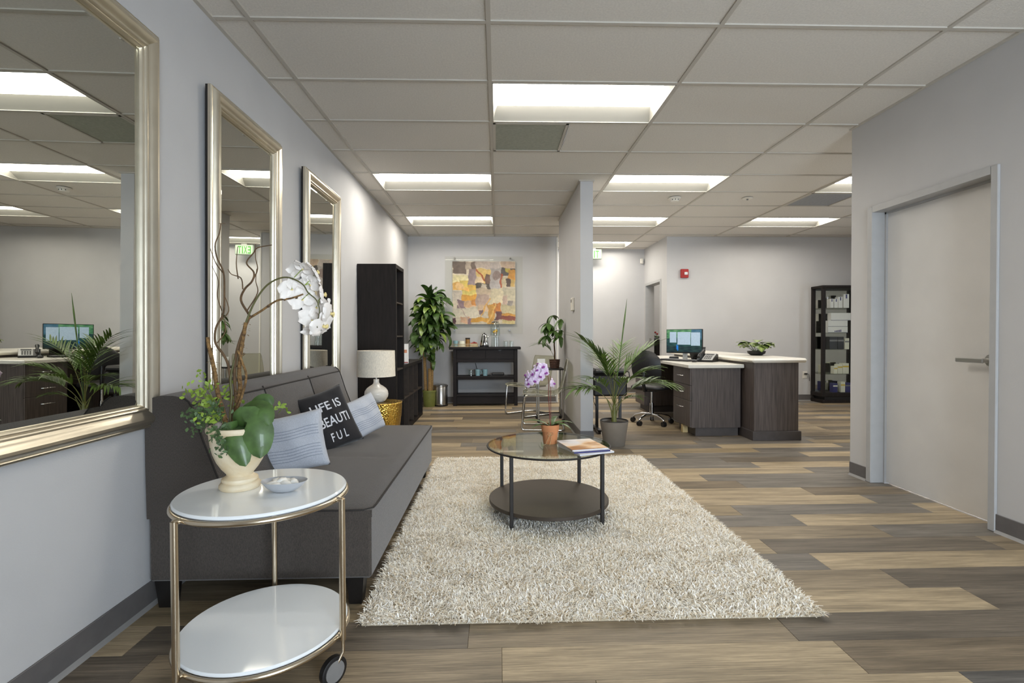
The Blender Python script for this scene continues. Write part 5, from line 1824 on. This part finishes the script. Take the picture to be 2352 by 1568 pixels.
frond(pm, (0.0, 0, 0.42), R(12), 1.32, 0.76, 0.9, 13, 0.29, 0.011, 0.40, 0.45, seed=4)
frond(pm, (0.0, 0.01, 0.42), R(62), 1.40, 0.72, 0.9, 12, 0.28, 0.011, 0.40, 0.5, seed=5)
frond(pm, (0.0, -0.01, 0.40), R(-75), 1.25, 0.48, 1.2, 9, 0.23, 0.012, 0.45, 0.7, seed=6)
frond(pm, (0.0, 0.0, 0.42), R(235), 1.36, 0.62, 0.9, 11, 0.25, 0.011, 0.42, 0.6, seed=7)
frond(pm, (0.0, 0.0, 0.34), R(-40), 1.1, 0.34, 1.3, 6, 0.18, 0.012, 0.5, 0.8, seed=8)
frond(pm, (0.0, -0.01, 0.40), R(215), 1.2, 0.52, 1.3, 10, 0.24, 0.012, 0.42, 0.7, seed=9)
frond(pm, (0.0, -0.01, 0.40), R(-25), 1.25, 0.60, 1.2, 11, 0.25, 0.012, 0.42, 0.7, seed=10)
MB().tube([(0.004, 0, 0.40), (0.035, 0, 0.72), (0.075, 0, 1.02), (0.110, 0, 1.30), (0.133, 0, 1.49)], [0.005, 0.005, 0.006, 0.0075, 0.001], 8).build('spear_leaf', m_palm, pm, 60)
MB().tube([(0.0, 0, 0.40), (0.0, 0.005, 0.75), (-0.01, 0.01, 1.07)], [0.005, 0.004, 0.001], 6).build('spear_leaf', m_palmst, pm, 60)

# ------------------------------------------------------------------ black case on posts behind the palm
bc = thing('equipment_cart', 'black padded case on two posts behind the palm', 'cart', (1.29, 5.78, 0))
B(-0.195, 0.195, -0.11, 0.11, 0.42, 0.665, 0.02).build('case_body', m_gloss, bc, 30)
B(-0.19, 0.19, -0.115, 0.115, 0.668, 0.735, 0.025).build('padded_lid', m_gloss, bc, 30)
for x in (-0.135, 0.135):
    B(x - 0.016, x + 0.016, -0.016, 0.016, 0.05, 0.42, 0.003).build('post', m_blkpl, bc, 0)
    B(x - 0.022, x + 0.022, -0.17, 0.17, 0.026, 0.052, 0.006).build('foot_bar', m_blkpl, bc, 0)
    for y in (-0.15, 0.15):
        MB().tube([(x - 0.012, y, 0.018), (x + 0.012, y, 0.018)], 0.018, 16).build('caster', m_blkpl, bc, 40)
MB().tube([(-0.19, -0.05, 0.43), (-0.185, -0.09, 0.35), (-0.155, -0.12, 0.27), (-0.165, -0.13, 0.18), (-0.18, -0.14, 0.10)], 0.004, 6).build('cable', m_cord, bc, 60)
MB().tube([(0.19, 0, 0.70), (0.235, -0.02, 0.69), (0.24, -0.03, 0.64), (0.195, -0.02, 0.60)], 0.007, 8).build('side_handle', m_blkpl, bc, 60)

# ------------------------------------------------------------------ office chair
oc = thing('office_chair', 'black office chair on a chrome star base at the desk', 'office chair', (1.945, 6.25, 0), R(52))
# local: faces +x
def back_fn(u, v):
    s = v * 2 - 1
    w = 0.175 * (0.80 + 0.28 * math.sin(math.pi * min(1, 0.25 + u * 0.7)))
    w *= (1 - 0.35 * max(0, u - 0.75) / 0.25)
    y = s * w
    z = 0.585 + 0.345 * u - 0.03 * s * s * (u > 0.7) * (u - 0.7) / 0.3
    x = -0.205 + 0.055 * s * s - 0.035 * math.sin(math.pi * u) - 0.02 * u
    return (x, y, z)
bsh = MB().grid(back_fn, 14, 14)
bsh.grid(lambda u, v: tuple(Vector(back_fn(u, v)) + Vector((0.034 * (max(0, math.sin(math.pi * u) * math.sin(math.pi * v))) ** 0.4, 0, 0))), 14, 14)
bsh.build('backrest', m_gloss, oc, 60)
def cush(u, v):
    a = 2 * math.pi * u
    e = 3.2
    ca, sa = math.cos(a), math.sin(a)
    r = 1 / ((abs(ca) ** e + abs(sa) ** e) ** (1 / e))
    ph = math.pi * (v - 0.5)
    return (0.235 * r * ca * math.cos(ph) ** 0.35, 0.235 * r * sa * math.cos(ph) ** 0.35, 0.465 + 0.04 * math.sin(ph))
MB().grid(cush, 32, 10).build('seat', m_gloss, oc, 60)
MB().tube([(-0.10, 0, 0.435), (-0.24, 0, 0.44), (-0.275, 0, 0.52), (-0.255, 0, 0.70)], [0.02, 0.022, 0.022, 0.016], 10).build('back_bar', m_blkpl, oc, 60)
MB().tube([(0, 0, 0.10), (0, 0, 0.26)], 0.026, 14).build('gas_column', m_chrome, oc, 50)
MB().tube([(0, 0, 0.25), (0, 0, 0.43)], 0.014, 14).build('gas_piston', m_chrome, oc, 50)
B(-0.10, 0.10, -0.08, 0.08, 0.41, 0.432, 0.004).build('tilt_plate', m_blkpl, oc, 0)
for k in range(5):
    a = R(72 * k + 20)
    c_, s_ = math.cos(a), math.sin(a)
    arm = MB().tube([(0.01 * c_, 0.01 * s_, 0.115), (0.12 * c_, 0.12 * s_, 0.118), (0.21 * c_, 0.21 * s_, 0.095), (0.245 * c_, 0.245 * s_, 0.066)], [0.020, 0.017, 0.014, 0.012], 10).build('star_arm', m_chrome, oc, 60)
    for off in (-0.014, 0.014):
        q = Vector((0.245 * c_ - s_ * off, 0.245 * s_ + c_ * off, 0.030))
        ax = Vector((-s_, c_, 0))
        MB().tube([q - ax * 0.009, q + ax * 0.009], 0.030, 18).build('caster_wheel', m_blkpl, arm, 40)

# ------------------------------------------------------------------ reception desk
def pedestal(label, y0, y1, x0=2.12, x1=2.685):
    t = thing('drawer_pedestal', label, 'cabinet', (x0, y0, 0), 0, 'drawer pedestals under the desk')
    W, D = y1 - y0, x1 - x0
    B(0.018, D, 0, W, 0.092, 0.753, 0.002).build('carcass', m_lam, t, 0)
    B(0.07, D - 0.02, 0.02, W - 0.02, 0.0, 0.092).build('toe_kick', m_lamd, t, 0)
    for z0, z1 in ((0.098, 0.388), (0.392, 0.560), (0.564, 0.750)):
        d_ = B(0.0, 0.017, 0.002, W - 0.002, z0, z1, 0.0015).build('drawer', m_lam, t, 0)
        zc = z1 - 0.085 if z1 - z0 > 0.2 and z0 < 0.2 else (z0 + z1) / 2
        MB().tube([(-0.001, W / 2 - 0.075, zc), (-0.024, W / 2 - 0.07, zc), (-0.026, W / 2, zc), (-0.024, W / 2 + 0.07, zc), (-0.001, W / 2 + 0.075, zc)], 0.0052, 8).build('handle', m_chrome, d_, 60)
    return t


pedestal('grey wood drawer pedestal at the near end of the desk', 5.445, 5.97)
pedestal('grey wood drawer pedestal at the far end, behind the office chair', 7.16, 7.62)
tag(B(-0.03, 0.03, -0.03, 0.03, 0, 0.09, 0.002).build('wood_block', m_pine, None, 0, loc=(2.155, 5.70, 0)), 'small pale wooden block under the near drawer pedestal', 'block')
tag(B(2.645, 2.685, 5.98, 7.15, 0.05, 0.75, 0.002).build('modesty_panel', m_lam, None, 0), 'grey wood panel closing the back of the desk knee space', 'panel')
wt = thing('desk_worktop', 'white solid surface worktop of the lower desk', 'worktop', (0, 0, 0))
B(2.085, 2.705, 5.40, 7.03, 0.7535, 0.795, 0.006).build('worktop_slab', m_top, wt, 0)
B(2.085, 2.705, 7.032, 7.66, 0.7535, 0.795, 0.006).build('worktop_slab', m_top, wt, 0)
rc = thing('reception_counter', 'raised grey wood reception counter block beside the desk', 'counter', (0, 0, 0))
B(2.712, 3.19, 5.205, 7.60, 0.098, 0.824, 0.002).build('counter_panel', m_lam, rc, 0)
B(2.690, 3.212, 5.185, 7.62, 0.0, 0.098, 0.003).build('base_trim', m_lamd, rc, 0)
rt_ = MB().box(2.665, 3.25, 5.14, 7.68, 0.8245, 0.871, 0.018)
tag(rt_.build('counter_top', m_top, None, 30), 'white rounded top of the raised reception counter', 'counter top')

# computer monitor
mo = thing('monitor', 'computer monitor showing three white windows on a green wallpaper', 'monitor', (2.365, 6.28, 0.7955), R(-44))
B(-0.235, 0.235, 0.0, 0.028, 0.088, 0.395, 0.004).build('casing', m_screenfr, mo, 0)
sc_ = MB()


def wall_col(u, v):
    g = 0.5 + 0.5 * math.sin(u * 23 + math.sin(v * 17) * 2) * math.sin(v * 29 + u * 7)
    if v > 0.62:
        c = (40 + 60 * g, 92 + 50 * g, 62 + 40 * g)
    elif v > 0.25:
        c = (16 + 30 * g, 46 + 34 * g, 52 + 22 * g)
    else:
        c = (18 + 20 * g, 34 + 26 * g, 42 + 16 * g)
    if u > 0.72 and v > 0.55:
        c = (44 + 30 * g, 84 + 20 * g, 104 + 20 * g)
    if abs(u - (0.30 + (0.4 - v) * 0.06)) < 0.018 and 0.06 < v < 0.33:
        c = (30, 110, 190)
    return c


NS = 40
for i in range(NS + 1):
    for j in range(NS + 1):
        u, v = i / NS, j / NS
        sc_.v.append((-0.228 + 0.456 * u, -0.0008, 0.104 + 0.284 * v))
        sc_.c.append(wall_col(u, v))
for i in range(NS):
    for j in range(NS):
        a = i * (NS + 1) + j
        sc_.f.append((a, a + 1, a + NS + 2, a + NS + 1))
scr = sc_.build('screen', attr_mat('screen_wallpaper', 0.3, 0.1, 60, emit=0.40), mo, 0, fix=False)
m_win = M('screen_window', (150, 168, 184), 0.3, var=0.05, vscale=60, emit=(176, 196, 214), estr=0.30)
for x0, x1, z0, z1 in ((0.09, 0.285, 0.42, 0.90), (0.315, 0.69, 0.33, 0.895), (0.705, 0.955, 0.29, 0.875)):
    B(-0.228 + 0.456 * x0, -0.228 + 0.456 * x1, -0.0022, -0.001, 0.104 + 0.284 * z0, 0.104 + 0.284 * z1).build('screen_window', m_win, scr, 0)
B(-0.03, 0.03, 0.028, 0.05, 0.01, 0.30, 0.006).build('stand_neck', m_ltgray, mo, 0)
B(-0.11, 0.11, -0.05, 0.11, 0.0, 0.012, 0.004).build('stand_base', m_ltgray, mo, 0)
kb = thing('keyboard', 'low black computer keyboard before the monitor', 'keyboard', (2.235, 6.18, 0.7955), R(-58))
B(-0.22, 0.22, -0.07, 0.07, 0.0, 0.018, 0.004).build('keyboard_body', m_blkpl, kb, 0)
for r_ in range(4):
    for c_ in range(13):
        x, y = -0.205 + c_ * 0.0315, -0.055 + r_ * 0.030
        if r_ == 0 and c_ == 0:
            key = B(0, 0.028, 0, 0.026, 0.018, 0.023, 0.001).mesh('key', m_gray, 0)
        link('key', key, kb, (x, y, 0))
mo2 = thing('mouse', 'black computer mouse near the front desk edge', 'mouse', (2.335, 5.86, 0.7955), R(-40))
MB().ell((0, 0, 0.012), 0.032, 0.055, 0.02, 16, 8).build('mouse_shell', m_blkpl, mo2, 60)
for v_ in range(len(mo2.children[0].data.vertices)):
    q = mo2.children[0].data.vertices[v_]
    if q.co.z < 0:
        q.co.z = 0.0
ph = thing('desk_phone', 'black and silver desk phone with its handset on the worktop', 'phone', (2.515, 5.93, 0.7955), R(-42))
MB().prism([(-0.10, 0.0), (0.11, 0.0), (0.11, 0.085), (0.06, 0.095), (-0.10, 0.022)], -0.095, 0.095, 'x').build('phone_body', m_blkpl, ph, 0)
phf = MB()
def pz(y):
    return 0.022 + (0.095 - 0.022) * (y + 0.10) / 0.16 + 0.0015
phf.add([(-0.03, -0.098, pz(-0.098)), (0.092, -0.098, pz(-0.098)), (0.092, 0.055, pz(0.055)), (-0.03, 0.055, pz(0.055)), (-0.03, -0.098, pz(-0.098) + 0.003), (0.092, -0.098, pz(-0.098) + 0.003), (0.092, 0.055, pz(0.055) + 0.003), (-0.03, 0.055, pz(0.055) + 0.003)],
        [(0, 1, 2, 3), (4, 5, 6, 7), (0, 1, 5, 4), (1, 2, 6, 5), (2, 3, 7, 6), (3, 0, 4, 7)])
phf.build('face_plate', m_ltgray, ph, 0)
for r_ in range(5):
    for c_ in range(4):
        y = -0.082 + r_ * 0.018
        x = -0.014 + c_ * 0.022
        B(x, x + 0.015, y, y + 0.011, pz(y) + 0.004, pz(y) + 0.009, 0.001).build('key', m_blkpl, ph, 0)
B(-0.016, 0.075, 0.016, 0.048, pz(0.016) + 0.008, pz(0.048) + 0.004, 0.001).build('display', m_gray, ph, 0)
MB().tube([(-0.065, -0.10, 0.055), (-0.065, -0.075, 0.075), (-0.065, 0.0, 0.108), (-0.065, 0.06, 0.132), (-0.065, 0.085, 0.128)], [0.018, 0.022, 0.014, 0.021, 0.018], 10).build('handset', m_blkpl, ph, 60)
dh = thing('letter_holder', 'black letter holder with standing white papers behind the phone', 'letter holder', (2.565, 6.36, 0.7955), R(-40))
MB().prism([(-0.07, 0.10), (-0.06, 0.10), (0.03, 0.0), (0.10, 0.16), (0.09, 0.165), (0.03, 0.025)], -0.08, 0.08, 'x').build('holder_frame', m_blkpl, dh, 0)
for k in range(3):
    MB().prism([(0.022 - k * 0.010, 0.03), (0.026 - k * 0.010, 0.03), (-0.02 - k * 0.010, 0.27), (-0.024 - k * 0.010, 0.27)], -0.07, 0.07, 'x').build('paper_sheet', m_paper, dh, 0)
nb_ = thing('note_pad', 'small dark box on the worktop left of the monitor stand', 'box', (2.36, 6.62, 0.7955), R(-20))
B(-0.06, 0.06, -0.035, 0.035, 0, 0.03, 0.003).build('box_body', m_blkpl, nb_, 0)
B(-0.055, 0.055, -0.03, 0.03, 0.03, 0.034, 0.001).build('box_lid', m_gray, nb_, 0)
pc = thing('computer_tower', 'black computer tower in the dark desk knee space', 'computer', (2.50, 6.45, 0.0))
B(-0.14, 0.14, 0, 0.20, 0.02, 0.42, 0.006).build('tower_case', m_blkpl, pc, 0)
for x in (-0.11, 0.11):
    for y in (0.03, 0.17):
        MB().cyl((x, y, 0), 0.014, 0.02, 12).build('foot', m_blkpl, pc, 40)
tag(MB().tube([(2.34, 6.62, 0.010), (2.29, 6.45, 0.008), (2.30, 6.28, 0.008), (2.42, 6.12, 0.008), (2.5, 6.06, 0.010)], 0.006, 6).build('desk_cable', m_gray, None, 60), 'grey cable lying on the floor under the desk', 'cable')

# calathea on the counter
cl = thing('calathea', 'striped leafed calathea in a dark bowl on the raised counter', 'potted plant', (3.115, 5.93, 0.8715))
MB().lathe([(0, 0), (0.060, 0), (0.095, 0.02), (0.105, 0.05), (0.100, 0.05), (0.09, 0.035), (0, 0.034)], 32).build('bowl_pot', m_blkpl, cl, 40)
m_cal = attr_mat('calathea_leaf', 0.4, 0.25, 60)
cg = random.Random(9)
for i in range(20):
    az = i * 2.4 + cg.uniform(-0.3, 0.3)
    el = cg.uniform(0.5, 1.25)
    L = cg.uniform(0.08, 0.17)
    st_ = Vector((math.cos(az) * math.cos(el) * L, math.sin(az) * math.cos(el) * L, 0.03 + math.sin(el) * L))
    MB().tube([(0, 0, 0.03), tuple(st_)], 0.0022, 5).build('stalk', m_fernd, cl, 60)
    MB().leaf(tuple(st_), az, cg.uniform(0.1, 0.75), cg.uniform(0.13, 0.17), 0.060, cg.uniform(0.8, 1.5), 9, 0.12, 'oval', 0.0, (44, 62, 30), (140, 160, 82)).build('leaf', m_cal, cl, 60, fix=False)

# ------------------------------------------------------------------ display cabinet
DC = (5.25, 7.93)
cb = thing('display_cabinet', 'dark framed glass display cabinet against the reception wall', 'display cabinet', (DC[0], DC[1], 0))
CW, CD, CH = 0.85, 0.30, 1.905
B(0, CW, 0, CD, 0.0, 0.055, 0.003).build('plinth', m_black, cb, 0)
B(0.05, CW - 0.05, 0.02, CD - 0.02, 0.055, 0.105).build('plinth_step', m_legblk, cb, 0)
B(-0.004, CW + 0.004, -0.004, CD, 0.105, 0.165, 0.003).build('base_panel', m_black, cb, 0)
B(-0.004, CW + 0.004, -0.004, CD, CH - 0.04, CH, 0.003).build('top_panel', m_black, cb, 0)
for x in (0, CW - 0.05):
    for y in (0, CD - 0.045):
        B(x, x + 0.05, y, y + 0.045, 0.165, CH - 0.04, 0.002).build('corner_post', m_black, cb, 0)
B(0.05, CW - 0.05, CD - 0.012, CD - 0.006, 0.165, CH - 0.04).build('mirror_back', m_mirror, cb, 0)
B(0.05, CW - 0.05, 0.004, 0.008, 0.165, CH - 0.04).build('glass_front', m_pane, cb, 0)
for z in (1.543, 1.140, 0.870, 0.470):
    B(0.05, CW - 0.05, 0.03, CD - 0.014, z - 0.008, z, 0.001).build('glass_shelf', m_ctglass, cb, 0)
for z in (1.70, 0.35):
    MB().tube([(0.075, -0.003, z), (0.075, 0.012, z)], 0.016, 14).build('hinge', m_chrome, cb, 40)
boxes = [((5.432, 5.485), 1.543, 1.694, m_paper, m_navy, 'slim white carton with a navy tab, leftmost on the top cabinet shelf'), ((5.50, 5.559), 1.543, 1.694, m_paper, m_navy, 'slim white carton with a navy tab, second on the top cabinet shelf'),
         ((5.569, 5.635), 1.543, 1.725, m_paper, m_navy, 'taller white carton, third on the top cabinet shelf'), ((5.655, 5.745), 1.543, 1.771, m_paper, m_navy, 'tallest white carton at the right on the top cabinet shelf'),
         ((5.398, 5.724), 1.140, 1.24, m_paper, m_navy, 'wide white carton at the bottom of the second shelf stack'), ((5.400, 5.722), 1.2405, 1.339, m_paper, m_navy, 'wide white carton in the middle of the second shelf stack'),
         ((5.446, 5.773), 1.3395, 1.463, m_paper, m_navy, 'wide white carton on top of the second shelf stack'),
         ((5.424, 5.555), 0.870, 1.076, m_blkpl, m_gray, 'dark gift box at the left of the third cabinet shelf'), ((5.562, 5.660), 0.870, 1.075, m_blkpl, m_gray, 'dark gift box second on the third cabinet shelf'), ((5.68, 5.75), 0.870, 1.05, m_cream, m_gray, 'pale carton beside the dark gift boxes'),
         ((5.501, 5.557), 0.470, 0.595, m_cream, m_yellow, 'small cream carton, leftmost on the fourth cabinet shelf'), ((5.564, 5.640), 0.470, 0.626, m_cream, m_yellow, 'cream carton with yellow band, middle of the fourth cabinet shelf'), ((5.648, 5.747), 0.470, 0.640, m_cream, m_yellow, 'wide cream carton with yellow band on the fourth cabinet shelf'),
         ((5.487, 5.562), 0.1655, 0.316, m_navy, m_cream, 'navy carton with cream lid on the cabinet floor'), ((5.617, 5.688), 0.1655, 0.338, m_cream, m_yellow, 'cream and yellow carton on the cabinet floor'), ((5.695, 5.785), 0.1655, 0.322, m_navy, m_gray, 'dark navy carton at the right on the cabinet floor')]
for (x0, x1), z0, z1, mb_, mt2, lb in boxes:
    t = thing('product_carton', lb, 'carton', ((x0 + x1) / 2, 8.06, z0 + 0.0005), 0, 'cartons in the display cabinet')
    w, h = (x1 - x0) / 2, z1 - z0 - 0.001
    B(-w, w, -0.045, 0.045, 0, h, 0.001).build('carton_body', mb_, t, 0)
    if mb_ is m_paper and w < 0.06:
        B(-w * 0.25, w * 0.25, -0.0462, -0.045, h * 0.68, h * 0.97).build('printed_tab', mt2, t, 0)
    elif mb_ is m_paper:
        B(-w, w, -0.0462, -0.045, h * 0.02, h * 0.06).build('printed_line', mt2, t, 0)
        if z0 < 1.2:
            for k in range(5):
                B(-0.055 + k * 0.024, -0.055 + k * 0.024 + 0.014, -0.0462, -0.045, h * 0.12, h * (0.34 + 0.04 * k)).build('printed_mark', mt2, t, 0)
    else:
        B(-w, w, -0.0462, -0.045, h * 0.62, h * 0.76).build('printed_band', mt2, t, 0)

# ------------------------------------------------------------------ small wall and ceiling fittings
fa = thing('fire_alarm', 'red fire alarm strobe on the reception wall', 'fire alarm', (3.107, 8.25, 2.13))
B(-0.064, 0.064, -0.045, 0, -0.072, 0.072, 0.008).build('alarm_body', m_red, fa, 0)
B(-0.012, 0.044, -0.062, -0.045, -0.025, 0.022, 0.006).build('strobe', m_strobe, fa, 0)
for k in range(4):
    B(-0.052, -0.026, -0.0475, -0.045, -0.05 + k * 0.028, -0.038 + k * 0.028).build('sounder_slot', m_foil, fa, 0)
ex = thing('exit_sign', 'lit white exit sign with green letters in the far hall', 'exit sign', (1.80, 9.36, 2.53))
B(-0.165, 0.165, -0.025, 0.025, 0.0, 0.19, 0.014).build('sign_body', m_exitf, ex, 30)
B(-0.05, 0.05, -0.02, 0.02, 0.19, H - 2.53 + 0.001, 0.002).build('canopy', m_bone, ex, 0)
for body, x0, w_ in (('E', -0.128, 0.055), ('X', -0.062, 0.062), ('I', 0.014, 0.017), ('T', 0.046, 0.062)):
    lettering_on(body, lambda x, y, x0=x0: (x0 + x, -0.0262, 0.026 + y), w_, 0.135, m_exitl, ex, cuts=0.5)
sm = thing('smoke_detector', 'round white smoke detector on the ceiling above the desk', 'smoke detector', (2.11, 5.90, H))
MB().lathe([(0, 0), (0.070, 0), (0.070, -0.012), (0.052, -0.018), (0.048, -0.036), (0.040, -0.044), (0, -0.046)], 32).build('detector_body', m_bone, sm, 40)
for a in (-60, -100, -140):
    x, y = 0.050 * math.cos(R(a)), 0.050 * math.sin(R(a))
    MB().ell((x, y, -0.028), 0.006, 0.006, 0.006, 8, 6).build('sensor_slot', m_blkpl, sm, 60)
spk = thing('sprinkler', 'small flush white sprinkler on the ceiling above the counter', 'sprinkler', (2.985, 5.90, H))
MB().lathe([(0, 0), (0.060, 0), (0.056, -0.006), (0.03, -0.010), (0, -0.010)], 28).build('escutcheon', m_bone, spk, 40)
MB().lathe([(0, -0.010), (0.012, -0.010), (0.010, -0.024), (0, -0.024)], 14).build('sprinkler_head', m_gray, spk, 40)
ms_ = thing('motion_sensor', 'small white motion sensor in the hall corner', 'sensor', (2.765, 9.50, 2.52))
B(-0.03, 0.03, -0.025, 0.03, -0.05, 0.05, 0.012).build('sensor_body', m_bone, ms_, 30)
B(-0.018, 0.018, -0.0275, -0.025, -0.03, 0.0, 0.002).build('sensor_window', m_white, ms_, 0)
thm = thing('thermostat', 'white wall thermostat on the side of the partition', 'thermostat', (0.88, 5.74, 1.475))
B(-0.028, 0, -0.06, 0.06, -0.075, 0.075, 0.006).build('thermostat_body', m_bone, thm, 0)
B(-0.0295, -0.028, -0.03, 0.045, 0.02, 0.055, 0.001).build('display', m_gray, thm, 0)
ol = thing('wall_outlet', 'white wall outlet with a black plug beside the display cabinet', 'outlet', (5.355, 8.25, 0.435))
ol.location.x = 5.19
B(-0.04, 0.04, -0.006, 0, -0.06, 0.06, 0.003).build('face_plate', m_bone, ol, 0)
B(-0.016, 0.03, -0.034, -0.006, 0.008, 0.03, 0.004).build('plug', m_blkpl, ol, 0)
MB().tube([(0.02, -0.03, 0.018), (0.05, -0.032, 0.012), (0.064, -0.03, -0.05), (0.066, -0.028, -0.10)], 0.004, 6).build('plug_cord', m_cord, ol, 60)
ol.location.x = 5.16

# office seen through the far doorway
oc2 = thing('black_cabinet', 'black cabinet seen through the open far doorway', 'cabinet', (3.10, 9.75, 0))
B(0, 0.32, 0, 0.30, 0.05, 1.02, 0.003).build('cabinet_body', m_black, oc2, 0)
B(0.01, 0.31, -0.012, 0, 0.07, 1.0, 0.003).build('cabinet_door', m_black, oc2, 0)
B(0.02, 0.30, 0.02, 0.28, 0, 0.05).build('toe_kick', m_legblk, oc2, 0)
fv = thing('flower_bowl', 'small flower arrangement on the black cabinet beyond the doorway', 'flowers', (3.16, 9.86, 1.0205))
MB().lathe([(0, 0), (0.04, 0), (0.055, 0.04), (0.05, 0.04), (0, 0.03)], 20).build('bowl', m_bowl, fv, 40)
for i in range(9):
    MB().leaf((0, 0, 0.035), i * 0.9, 0.3 + 0.1 * (i % 5), 0.14, 0.022, 0.9, 7, 0.2, 'oval').build('leaf', m_leaf, fv, 60, fix=False)
for x, y, z, mt2 in ((-0.02, 0, 0.14, m_red), (0.01, -0.02, 0.11, m_red), (0.09, 0.0, 0.05, m_lemon)):
    MB().ell((x, y, z), 0.022, 0.022, 0.018, 12, 8).build('bloom', mt2, fv, 60)
    MB().tube([(0, 0, 0.03), (x, y, z)], 0.003, 5).build('stalk', m_fernd, fv, 60)
